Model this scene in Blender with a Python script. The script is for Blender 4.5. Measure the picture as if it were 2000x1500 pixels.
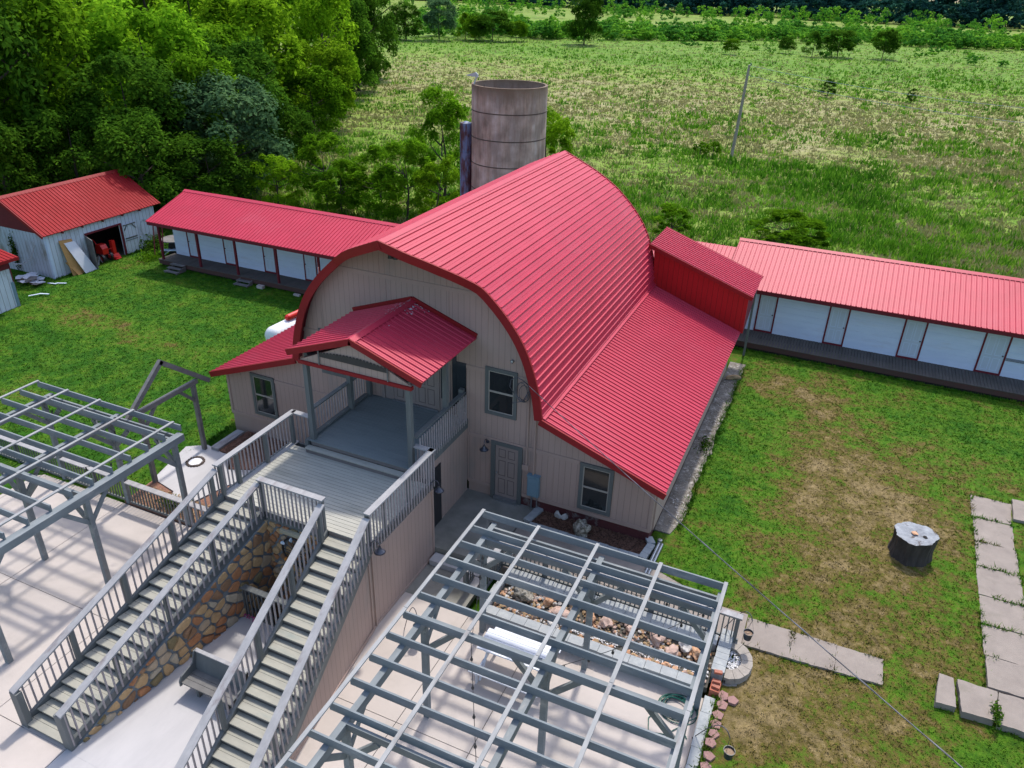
import bpy, math, random
import numpy as np
from mathutils import Vector, Matrix, noise
R = random.Random(7)
S = bpy.context.scene
for o in list(bpy.data.objects): bpy.data.objects.remove(o)
COL = S.collection

# ------------------------------------------------------------------ camera
cd = bpy.data.cameras.new('camera'); cam = bpy.data.objects.new('camera', cd); COL.objects.link(cam); S.camera = cam
yaw, pitch, roll = -0.4070, 0.48685, 0.0318
cy, sy, cp, sp, cr, sr = math.cos(yaw), math.sin(yaw), math.cos(pitch), math.sin(pitch), math.cos(roll), math.sin(roll)
fwd = Vector((sy*cp, cy*cp, -sp)); rt = Vector((cy, -sy, 0)); upv = rt.cross(fwd)
r2 = rt*cr + upv*sr; u2 = -rt*sr + upv*cr
CAM = Vector((12.014, -19.677, 15.885))
cam.matrix_world = Matrix(((r2.x, u2.x, -fwd.x, CAM.x), (r2.y, u2.y, -fwd.y, CAM.y), (r2.z, u2.z, -fwd.z, CAM.z), (0, 0, 0, 1)))
cd.sensor_width = 36; cd.lens = 1500.3/2000*36; cd.clip_end = 4000; cd.clip_start = .1

# ------------------------------------------------------------------ world and sun
SUN_EL, SUN_AZ = math.radians(60), math.radians(-4)      # azimuth from +Y, towards +X positive
W = bpy.data.worlds.new('World'); S.world = W; W.use_nodes = True
nt = W.node_tree; bg = nt.nodes['Background']
sk = nt.nodes.new('ShaderNodeTexSky'); sk.sky_type = 'NISHITA'; sk.sun_disc = False
sk.sun_elevation = SUN_EL; sk.sun_rotation = SUN_AZ
try: sk.dust_density = 2.0; sk.ozone_density = 1.2
except Exception: pass
nt.links.new(sk.outputs[0], bg.inputs[0]); bg.inputs[1].default_value = 0.15
sl = bpy.data.lights.new('sun', 'SUN'); sl.energy = 2.0; sl.angle = math.radians(3.0); sl.color = (1, .95, .87)
so = bpy.data.objects.new('sun', sl); COL.objects.link(so)
sd = Vector((math.sin(SUN_AZ)*math.cos(SUN_EL), math.cos(SUN_AZ)*math.cos(SUN_EL), math.sin(SUN_EL)))
so.rotation_euler = (-sd).to_track_quat('-Z', 'Y').to_euler(); so.location = (0, 0, 60)
S.view_settings.view_transform = 'Standard'; S.view_settings.look = 'None'
S.view_settings.exposure = 0.92; S.view_settings.gamma = 1
S.render.resolution_x = 1024; S.render.resolution_y = 768

# ------------------------------------------------------------------ materials
def newmat(name):
    m = bpy.data.materials.new(name); m.use_nodes = True
    return m, m.node_tree.nodes, m.node_tree.links, m.node_tree.nodes['Principled BSDF']
def ramp(N, stops):
    r = N.new('ShaderNodeValToRGB'); e = r.color_ramp.elements
    while len(e) < len(stops): e.new(0.5)
    for i, (p, c) in enumerate(stops):
        e[i].position = p; e[i].color = (*c, 1) if len(c) == 3 else c
    return r
def mat(name, c1, c2=None, scale=3.0, stretch=(1, 1, 1), rough=.7, bump=.0, bscale=None, c3=None, detail=8, spec=.4, metal=0, lo=.3, hi=.7, c4=None, s4=.6, w4=.12):
    """two/three-tone noise material; c4 = sparse blotches of wear at scale s4"""
    m, N, L, P = newmat(name)
    c2 = c2 or tuple(x*.8 for x in c1)
    tc = N.new('ShaderNodeNewGeometry'); mp = N.new('ShaderNodeMapping'); mp.inputs['Scale'].default_value = stretch
    L.new(tc.outputs['Position'], mp.inputs[0])
    nz = N.new('ShaderNodeTexNoise'); nz.inputs['Scale'].default_value = scale; nz.inputs['Detail'].default_value = detail; nz.inputs['Roughness'].default_value = .65
    L.new(mp.outputs[0], nz.inputs['Vector'])
    st = [(lo, c1), (hi, c2)] if c3 is None else [(lo, c1), ((lo+hi)/2, c2), (hi, c3)]
    rp = ramp(N, st); L.new(nz.outputs[0], rp.inputs[0]); out = rp.outputs[0]
    if c4 is not None:
        n4 = N.new('ShaderNodeTexNoise'); n4.inputs['Scale'].default_value = s4; n4.inputs['Detail'].default_value = 10; n4.inputs['Roughness'].default_value = .7
        L.new(mp.outputs[0], n4.inputs['Vector'])
        r4 = ramp(N, [(.55, (0, 0, 0)), (.55+w4, (1, 1, 1))]); L.new(n4.outputs[0], r4.inputs[0])
        mx = N.new('ShaderNodeMix'); mx.data_type = 'RGBA'; L.new(r4.outputs[0], mx.inputs[0]); L.new(out, mx.inputs[6]); mx.inputs[7].default_value = (*c4, 1)
        out = mx.outputs[2]
    L.new(out, P.inputs['Base Color']); P.inputs['Roughness'].default_value = rough
    P.inputs['Specular IOR Level'].default_value = spec; P.inputs['Metallic'].default_value = metal
    if bump:
        b = N.new('ShaderNodeBump'); b.inputs['Strength'].default_value = bump; b.inputs['Distance'].default_value = .02
        n2 = N.new('ShaderNodeTexNoise'); n2.inputs['Scale'].default_value = bscale or scale*4; n2.inputs['Detail'].default_value = 6
        L.new(mp.outputs[0], n2.inputs['Vector']); L.new(n2.outputs[0], b.inputs['Height']); L.new(b.outputs[0], P.inputs['Normal'])
    return m
def grooved(name, c1, c2, axis, pitch, width, dark, rough=.8, bump=.5, stain=None, scale=1.5):
    """board siding: narrow grooves every pitch metres along an axis"""
    m = mat(name, c1, c2, scale=scale, stretch=(1, 1, .35), rough=rough, c4=stain, s4=.8)
    N, L = m.node_tree.nodes, m.node_tree.links; P = N['Principled BSDF']
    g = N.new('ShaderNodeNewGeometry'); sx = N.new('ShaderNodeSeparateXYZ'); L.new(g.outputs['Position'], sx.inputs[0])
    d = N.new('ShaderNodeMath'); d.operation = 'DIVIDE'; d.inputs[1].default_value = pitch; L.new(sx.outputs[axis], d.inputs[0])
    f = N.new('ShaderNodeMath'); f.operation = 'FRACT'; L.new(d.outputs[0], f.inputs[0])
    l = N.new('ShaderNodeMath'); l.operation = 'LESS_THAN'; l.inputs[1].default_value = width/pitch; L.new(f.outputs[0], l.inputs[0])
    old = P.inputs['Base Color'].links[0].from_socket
    mx = N.new('ShaderNodeMix'); mx.data_type = 'RGBA'; L.new(l.outputs[0], mx.inputs[0]); L.new(old, mx.inputs[6]); mx.inputs[7].default_value = (*dark, 1)  # dark lines put the grooves' shade, with a little dirt, into the colour
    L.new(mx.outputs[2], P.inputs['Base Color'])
    b = N.new('ShaderNodeBump'); b.inputs['Strength'].default_value = bump; b.inputs['Distance'].default_value = .01; b.invert = True
    L.new(l.outputs[0], b.inputs['Height']); L.new(b.outputs[0], P.inputs['Normal'])
    return m
def leafmat(name, dark, mid, light, trans=.35, patch=None):
    m, N, L, P = newmat(name); N.remove(P); out = N['Material Output']
    at = N.new('ShaderNodeAttribute'); at.attribute_name = 'rnd'
    oi = N.new('ShaderNodeObjectInfo')
    rp = ramp(N, [(0, dark), (.5, mid), (1, light)]); 
    g = N.new('ShaderNodeNewGeometry'); nz = N.new('ShaderNodeTexNoise'); nz.inputs['Scale'].default_value = .35 if patch is None else patch; nz.inputs['Detail'].default_value = 3
    L.new(g.outputs['Position'], nz.inputs['Vector'])
    a = N.new('ShaderNodeMath'); a.operation = 'MULTIPLY_ADD'; L.new(nz.outputs[0], a.inputs[0]); a.inputs[1].default_value = 1.6; a.inputs[2].default_value = -.8
    b = N.new('ShaderNodeMath'); b.operation = 'ADD'; L.new(at.outputs['Fac'], b.inputs[0]); L.new(a.outputs[0], b.inputs[1])
    L.new(b.outputs[0], rp.inputs[0])
    hs = N.new('ShaderNodeHueSaturation'); L.new(rp.outputs[0], hs.inputs['Color'])
    v = N.new('ShaderNodeMapRange'); v.inputs[3].default_value = .75; v.inputs[4].default_value = 1.2; L.new(oi.outputs['Random'], v.inputs[0]); L.new(v.outputs[0], hs.inputs['Value'])
    di = N.new('ShaderNodeBsdfDiffuse'); tr = N.new('ShaderNodeBsdfTranslucent'); mx = N.new('ShaderNodeMixShader'); mx.inputs[0].default_value = trans
    L.new(hs.outputs[0], di.inputs[0]); L.new(hs.outputs[0], tr.inputs[0]); L.new(di.outputs[0], mx.inputs[1]); L.new(tr.outputs[0], mx.inputs[2]); L.new(mx.outputs[0], out.inputs[0])
    return m
def grassmat(name, green, green2, straw, brown, blades, field=False):
    """lawn colour from a per-vertex dryness attribute broken up by noise"""
    m, N, L, P = newmat(name)
    g = N.new('ShaderNodeNewGeometry'); at = N.new('ShaderNodeAttribute'); at.attribute_name = 'dry'
    def nz(s, d=6, r=.6, st=None):
        n = N.new('ShaderNodeTexNoise'); n.inputs['Scale'].default_value = s; n.inputs['Detail'].default_value = d; n.inputs['Roughness'].default_value = r
        if st:
            mp = N.new('ShaderNodeMapping'); mp.inputs['Scale'].default_value = st; L.new(g.outputs['Position'], mp.inputs[0]); L.new(mp.outputs[0], n.inputs['Vector'])
        else: L.new(g.outputs['Position'], n.inputs['Vector'])
        return n.outputs[0]
    def madd(a, b, c):
        q = N.new('ShaderNodeMath'); q.operation = 'MULTIPLY_ADD'; L.new(a, q.inputs[0]); q.inputs[1].default_value = b
        if isinstance(c, float): q.inputs[2].default_value = c
        else: L.new(c, q.inputs[2])
        return q.outputs[0]
    n1 = nz(.9 if not field else .12, 9, .7, None if not field else (1, 1.6, 1)); n2 = nz(7 if not field else 1.6, 6, .7)
    t = madd(n1, 1.5, -.75); t = madd(n2, .9, t); t = madd(at.outputs['Fac'], 1.0, t)
    q = N.new('ShaderNodeMath'); q.operation = 'ADD'; L.new(t, q.inputs[0]); q.inputs[1].default_value = -.3
    rp = ramp(N, [(.12, green), (.38, green2), (.6, brown), (.85, straw)]); L.new(q.outputs[0], rp.inputs[0])
    hs = N.new('ShaderNodeHueSaturation'); L.new(rp.outputs[0], hs.inputs['Color'])
    v = N.new('ShaderNodeMapRange'); v.inputs[1].default_value = .25; v.inputs[2].default_value = .75; v.inputs[3].default_value = .48; v.inputs[4].default_value = 1.5
    L.new(nz(3.2 if not field else .5, 8, .75), v.inputs[0])
    if blades:
        a2 = N.new('ShaderNodeAttribute'); a2.attribute_name = 'rnd'
        w = N.new('ShaderNodeMath'); w.operation = 'MULTIPLY_ADD'; L.new(a2.outputs['Fac'], w.inputs[0]); w.inputs[1].default_value = .6; w.inputs[2].default_value = .7
        z = N.new('ShaderNodeMath'); z.operation = 'MULTIPLY'; L.new(w.outputs[0], z.inputs[0]); L.new(v.outputs[0], z.inputs[1]); L.new(z.outputs[0], hs.inputs['Value'])
    else: L.new(v.outputs[0], hs.inputs['Value'])
    L.new(hs.outputs[0], P.inputs['Base Color']); P.inputs['Roughness'].default_value = .9; P.inputs['Specular IOR Level'].default_value = .15
    b = N.new('ShaderNodeBump'); b.inputs['Strength'].default_value = .9 if not field else .35; b.inputs['Distance'].default_value = .05 if not field else .2
    if not blades: L.new(nz(24 if not field else 5, 5, .8), b.inputs['Height']); L.new(b.outputs[0], P.inputs['Normal'])
    return m

M = {}
M['red'] = mat('red_metal', (.50, .030, .070), (.42, .022, .052), scale=.7, rough=.52, spec=.35, c4=(.54, .070, .115), s4=.35, w4=.3)
M['red_old'] = mat('older_red_metal', (.33, .014, .017), (.25, .010, .012), scale=1.2, rough=.7, spec=.2, c4=(.46, .05, .055), s4=.6, w4=.3)
M['red_trim'] = mat('red_trim', (.26, .010, .013), (.22, .009, .011), scale=2, rough=.65, spec=.3)
M['red_wall'] = grooved('red_wall', (.42, .006, .010), (.36, .005, .008), 0, .23, .02, (.22, .004, .006), rough=.5, bump=.8)
M['maroon'] = mat('maroon_paint', (.16, .012, .022), (.11, .01, .018), scale=5, rough=.7)
M['foundation'] = mat('foundation_paint', (.10, .025, .028), (.07, .02, .022), scale=4, rough=.9, c4=(.2, .19, .18), s4=2.0)
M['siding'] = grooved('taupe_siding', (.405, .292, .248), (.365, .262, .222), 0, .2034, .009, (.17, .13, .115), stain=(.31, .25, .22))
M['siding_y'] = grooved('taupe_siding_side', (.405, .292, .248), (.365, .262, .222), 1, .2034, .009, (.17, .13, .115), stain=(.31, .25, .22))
M['siding_trim'] = mat('taupe_trim', (.395, .286, .243), (.36, .262, .222), scale=3, stretch=(1, 1, .3), rough=.75)
M['door'] = mat('taupe_door', (.29, .235, .215), (.265, .21, .19), scale=2, rough=.5)
M['door_groove'] = mat('door_groove', (.13, .10, .09), (.12, .09, .08), rough=.6)
M['greytrim'] = mat('grey_trim', (.125, .135, .13), (.10, .11, .108), scale=4, stretch=(1, 1, .2), rough=.6)
M['boardwalk'] = mat('brown_boardwalk', (.115, .10, .088), (.075, .066, .058), scale=3, stretch=(1, .3, 1), rough=.85)
M['brownrim'] = mat('brown_rim', (.09, .035, .032), (.07, .045, .035), scale=3, rough=.85)
M['greypaint'] = mat('grey_painted_wood', (.15, .158, .156), (.108, .115, .114), scale=5, stretch=(1, 1, .2), rough=.65, c4=(.2, .21, .2), s4=2.5)
M['cap'] = mat('weathered_cap', (.37, .36, .36), (.26, .255, .26), scale=6, stretch=(1, .25, 1), rough=.75, bump=.35, c4=(.21, .18, .18), s4=2.2)
M['baluster'] = mat('baluster_wood', (.40, .345, .34), (.28, .24, .24), scale=5, rough=.75, c4=(.34, .31, .29), s4=3.0)
M['deck'] = mat('deck_boards', (.43, .415, .36), (.33, .32, .28), scale=2.2, stretch=(.35, 1.6, 1), rough=.75, bump=.3, c4=(.25, .265, .22), s4=1.1, w4=.3)
M['porch_deck'] = mat('porch_boards', (.20, .225, .225), (.16, .185, .19), scale=2.2, stretch=(.3, 1.6, 1), rough=.6)
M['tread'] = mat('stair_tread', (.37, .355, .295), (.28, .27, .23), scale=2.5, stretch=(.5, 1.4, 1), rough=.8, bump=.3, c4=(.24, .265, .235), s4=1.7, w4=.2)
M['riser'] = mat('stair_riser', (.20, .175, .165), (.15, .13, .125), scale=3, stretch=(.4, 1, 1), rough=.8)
M['pergola'] = mat('pergola_wood', (.21, .235, .245), (.145, .165, .175), scale=5, stretch=(.3, 1, 1), rough=.75, bump=.3, c4=(.30, .31, .30), s4=1.6)
M['pergola_y'] = mat('pergola_wood_y', (.22, .245, .255), (.15, .17, .18), scale=5, stretch=(1, .3, 1), rough=.75, bump=.3, c4=(.31, .31, .30), s4=1.6)
M['batten'] = mat('pergola_batten', (.33, .33, .325), (.23, .235, .235), scale=6, stretch=(1, .25, 1), rough=.8, bump=.3, c4=(.22, .2, .19), s4=3)
M['oldwood'] = mat('old_grey_wood', (.20, .19, .18), (.12, .115, .11), scale=4, stretch=(.5, .5, 1), rough=.85, bump=.4)
M['concrete'] = mat('patio_concrete', (.50, .44, .40), (.42, .37, .335), scale=.9, rough=.85, bump=.12, bscale=30, c4=(.36, .315, .27), s4=.45, w4=.35, detail=12)
M['concrete_grey'] = mat('grey_concrete', (.28, .265, .235), (.17, .165, .14), scale=1.3, rough=.85, bump=.15, bscale=30, c4=(.15, .16, .12), s4=.8, w4=.3, detail=12)
M['concrete_white'] = mat('pale_concrete', (.48, .46, .455), (.39, .375, .375), scale=.8, stretch=(1.5, .5, 1), rough=.85, c4=(.33, .31, .32), s4=.6, w4=.4, detail=12)
M['path'] = mat('rough_path_concrete', (.295, .25, .215), (.22, .185, .16), scale=1.8, rough=.9, bump=.5, bscale=60, c4=(.20, .175, .14), s4=1.3, w4=.22, detail=14)
M['joint'] = mat('joint_dirt', (.10, .095, .08), (.06, .055, .045), scale=8, rough=1)
M['white'] = mat('white_paint', (.66, .68, .73), (.58, .60, .66), scale=3, rough=.5)
M['cabin'] = mat('cabin_white_paint', (.60, .70, .83), (.53, .63, .77), scale=2, rough=.7, stretch=(.5, 1, 2), c4=(.50, .53, .57), s4=1.4, w4=.3)
M['cabin_door'] = mat('cabin_door_paint', (.50, .58, .66), (.45, .53, .61), scale=2, rough=.55)
M['barnboard'] = grooved('white_barn_boards', (.62, .68, .75), (.50, .56, .63), 1, .27, .02, (.16, .17, .18), stain=(.30, .29, .27), scale=4)
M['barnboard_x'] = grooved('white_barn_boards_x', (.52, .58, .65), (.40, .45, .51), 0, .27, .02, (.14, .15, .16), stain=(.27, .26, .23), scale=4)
M['glass'] = mat('dark_glass', (.010, .014, .016), (.02, .025, .028), scale=1.5, rough=.06, spec=.8)
M['curtain'] = mat('window_curtain', (.30, .42, .44), (.17, .27, .30), scale=9, stretch=(3, 1, .2), rough=.2, spec=.7)
M['frame'] = mat('window_sash', (.36, .33, .29), (.33, .30, .27), rough=.5)
M['black'] = mat('black_metal', (.015, .015, .017), (.025, .025, .028), rough=.45, spec=.6)
M['steel'] = mat('galvanised', (.42, .44, .46), (.3, .31, .33), rough=.35, metal=.8)
M['bronze'] = mat('lamp_bronze', (.035, .035, .05), (.05, .05, .07), rough=.3, spec=.8)
M['bluebox'] = mat('meter_box_blue', (.17, .27, .33), (.14, .23, .29), rough=.5)
M['interior'] = mat('dark_interior', (.03, .027, .024), (.02, .018, .016), rough=1)
M['mulch'] = mat('bark_mulch', (.10, .048, .032), (.055, .028, .02), scale=14, rough=1, bump=1, bscale=40, c3=(.2, .11, .075))
M['mulch_chip'] = mat('mulch_chips', (.11, .05, .035), (.22, .12, .08), scale=30, rough=1)
M['leaflitter'] = mat('leaf_litter', (.30, .15, .10), (.16, .08, .055), scale=12, rough=1, bump=1, bscale=30)
M['block'] = mat('retaining_block', (.36, .37, .37), (.27, .29, .30), scale=5, rough=.9, bump=.3, bscale=40, c4=(.42, .44, .43), s4=2)
M['block_tan'] = mat('tan_block', (.36, .32, .28), (.26, .23, .20), scale=5, rough=.9, bump=.6, bscale=40)
M['paver'] = mat('red_paver', (.34, .19, .17), (.24, .14, .13), scale=7, rough=.9, bump=.3, bscale=60)
M['brick'] = mat('red_brick', (.45, .15, .09), (.36, .11, .07), scale=6, rough=.9)
M['whitestone'] = mat('white_gravel', (.78, .77, .76), (.6, .59, .6), scale=20, rough=.8)
M['rock_a'] = mat('orange_rock', (.42, .20, .09), (.55, .33, .20), scale=6, rough=.9, bump=.6, c3=(.28, .12, .06))
M['rock_b'] = mat('pinkish_rock', (.52, .38, .32), (.36, .24, .19), scale=6, rough=.9, bump=.6)
M['rock_c'] = mat('tan_rock', (.40, .28, .15), (.24, .16, .09), scale=6, rough=.9, bump=.6)
M['rock_d'] = mat('pale_rock', (.58, .55, .52), (.38, .36, .34), scale=7, rough=.9, bump=.6)
M['rock_e'] = mat('dark_rock', (.13, .10, .08), (.07, .05, .045), scale=7, rough=.9, bump=.6)
M['boulder'] = mat('pitted_boulder', (.42, .38, .32), (.08, .07, .05), scale=9, rough=.95, bump=1.0, bscale=20, lo=.4, hi=.6)
M['mortar'] = mat('blue_grey_mortar', (.20, .225, .24), (.13, .15, .165), scale=5, rough=.95, bump=.5, bscale=30)
SM = [mat('wall_stone_%s' % n, a, b, scale=5, rough=.85, bump=.6, bscale=14) for n, a, b in (
    ('rust', (.48, .22, .10), (.33, .14, .06)), ('ochre', (.56, .36, .18), (.40, .25, .12)), ('tan', (.50, .37, .25), (.38, .28, .18)),
    ('brown', (.34, .19, .10), (.22, .12, .065)), ('cream', (.50, .42, .31), (.38, .31, .22)), ('olive', (.26, .19, .09), (.17, .13, .065)))]
M['silo'] = None
M['bark'] = mat('bark', (.085, .065, .05), (.045, .035, .028), scale=6, stretch=(1, 1, .25), rough=1, bump=.8)
M['osb'] = mat('osb_board', (.50, .29, .11), (.38, .20, .07), scale=18, rough=.9)
M['hose'] = mat('green_hose', (.01, .10, .075), (.008, .07, .055), rough=.4)
M['terracotta'] = mat('bucket_soil', (.36, .26, .18), (.2, .13, .09), scale=30, rough=1)
M['bucket'] = mat('dark_bucket', (.02, .03, .04), (.03, .04, .055), rough=.4)
M['tankwhite'] = mat('tank_white', (.8, .8, .8), (.74, .75, .76), rough=.3)
M['brightred'] = mat('bright_red_paint', (.62, .02, .015), (.5, .015, .012), rough=.35)
M['wire'] = mat('cable_sheath', (.03, .03, .04), (.12, .12, .14), scale=2.5, rough=.35, lo=.4, hi=.6)
M['palewire'] = mat('pale_wire', (.45, .47, .5), (.4, .42, .45), rough=.4)
M['pole'] = mat('utility_pole_wood', (.36, .31, .27), (.22, .18, .15), scale=3, stretch=(1, 1, .2), rough=.9)
M['strip'] = mat('mossy_strip', (.10, .085, .065), (.27, .245, .215), scale=2.2, rough=1, bump=.8, bscale=16, c4=(.42, .39, .35), s4=2.6, w4=.08)
M['stump_side'] = mat('stump_bark', (.075, .06, .05), (.03, .025, .022), scale=7, stretch=(1, 1, .2), rough=1, bump=1)
M['pinkflower'] = mat('pink_petals', (.5, .08, .22), (.4, .05, .2), rough=.8)
M['signal_orange'] = mat('orange_decoration', (.7, .25, .03), (.6, .2, .03), rough=.6)
M['pale_blue'] = mat('blue_white_decoration', (.5, .65, .75), (.75, .8, .82), scale=20, rough=.6)
M['vine'] = leafmat('vine_leaves', (.02, .05, .006), (.05, .11, .012), (.10, .2, .02))
M['leaf_a'] = leafmat('leaf_mid_green', (.05, .135, .006), (.12, .27, .010), (.21, .41, .018), .55)
M['leaf_b'] = leafmat('leaf_yellow_green', (.085, .19, .006), (.18, .34, .012), (.28, .47, .02), .55)
M['leaf_c'] = leafmat('leaf_dark_green', (.026, .078, .008), (.06, .15, .012), (.11, .24, .018), .5)
M['leaf_d'] = leafmat('leaf_blue_green', (.05, .115, .05), (.10, .20, .08), (.17, .30, .12), .45)
M['leaf_far'] = leafmat('leaf_far_forest', (.008, .032, .034), (.016, .060, .050), (.035, .115, .065), .2, patch=.05)
M['leaf_thicket'] = leafmat('leaf_thicket', (.04, .15, .025), (.10, .29, .03), (.24, .46, .04), .45, patch=.05)
M['weed'] = leafmat('field_weeds', (.06, .17, .012), (.12, .27, .02), (.24, .38, .04), .3, patch=.12)
M['weed_dark'] = leafmat('field_weeds_dark', (.03, .10, .008), (.07, .19, .012), (.14, .30, .02), .3, patch=.12)
M['straw'] = leafmat('dry_grass', (.16, .18, .05), (.24, .23, .09), (.33, .29, .15), .3, patch=.12)
M['lawn'] = grassmat('lawn', (.026, .100, .004), (.070, .155, .008), (.235, .175, .082), (.118, .092, .022), False)
M['lawn_blade'] = grassmat('lawn_blades', (.034, .125, .004), (.092, .20, .010), (.29, .22, .11), (.145, .115, .026), True)
M['field'] = grassmat('field_ground', (.10, .20, .015), (.17, .25, .035), (.31, .27, .15), (.23, .23, .08), False, field=True)

# silo concrete: stains run down from the rim, bands of formwork
def silo_mat():
    m, N, L, P = newmat('silo_concrete')
    g = N.new('ShaderNodeNewGeometry'); mp = N.new('ShaderNodeMapping'); mp.inputs['Scale'].default_value = (1.6, 1.6, .22); L.new(g.outputs['Position'], mp.inputs[0])
    n1 = N.new('ShaderNodeTexNoise'); n1.inputs['Scale'].default_value = 1.3; n1.inputs['Detail'].default_value = 10; n1.inputs['Roughness'].default_value = .7; L.new(mp.outputs[0], n1.inputs['Vector'])
    rp = ramp(N, [(.3, (.17, .11, .08)), (.46, (.38, .28, .225)), (.58, (.48, .38, .33)), (.70, (.58, .52, .49))]); L.new(n1.outputs[0], rp.inputs[0])
    n2 = N.new('ShaderNodeTexNoise'); n2.inputs['Scale'].default_value = 1.1; n2.inputs['Detail'].default_value = 8; L.new(g.outputs['Position'], n2.inputs['Vector'])
    r2_ = ramp(N, [(.42, (.2, .2, .2)), (.62, (1, 1, 1))]); L.new(n2.outputs[0], r2_.inputs[0])
    mx = N.new('ShaderNodeMix'); mx.data_type = 'RGBA'; mx.blend_type = 'MULTIPLY'; mx.inputs[0].default_value = .45; L.new(rp.outputs[0], mx.inputs[6]); L.new(r2_.outputs[0], mx.inputs[7])
    sx = N.new('ShaderNodeSeparateXYZ'); L.new(g.outputs['Position'], sx.inputs[0])
    mr = N.new('ShaderNodeMapRange'); mr.inputs[1].default_value = 9.9; mr.inputs[2].default_value = 10.75; L.new(sx.outputs[2], mr.inputs[0])
    ad = N.new('ShaderNodeMath'); ad.operation = 'MULTIPLY'; L.new(mr.outputs[0], ad.inputs[0]); L.new(n1.outputs[0], ad.inputs[1])
    ml = N.new('ShaderNodeMath'); ml.operation = 'MULTIPLY'; L.new(ad.outputs[0], ml.inputs[0]); ml.inputs[1].default_value = 1.5; ml.use_clamp = True
    m2 = N.new('ShaderNodeMix'); m2.data_type = 'RGBA'; L.new(ml.outputs[0], m2.inputs[0]); L.new(mx.outputs[2], m2.inputs[6]); m2.inputs[7].default_value = (.12, .07, .03, 1)
    L.new(m2.outputs[2], P.inputs['Base Color']); P.inputs['Roughness'].default_value = .9
    b = N.new('ShaderNodeBump'); b.inputs['Strength'].default_value = .4; b.inputs['Distance'].default_value = .05; L.new(n2.outputs[0], b.inputs['Height']); L.new(b.outputs[0], P.inputs['Normal'])
    return m
M['silo'] = silo_mat()
M['rustblue'] = mat('rusty_blue_steel', (.06, .022, .03), (.12, .17, .30), scale=1.2, stretch=(1.5, 1.5, .35), rough=.45, lo=.47, hi=.56)

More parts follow.
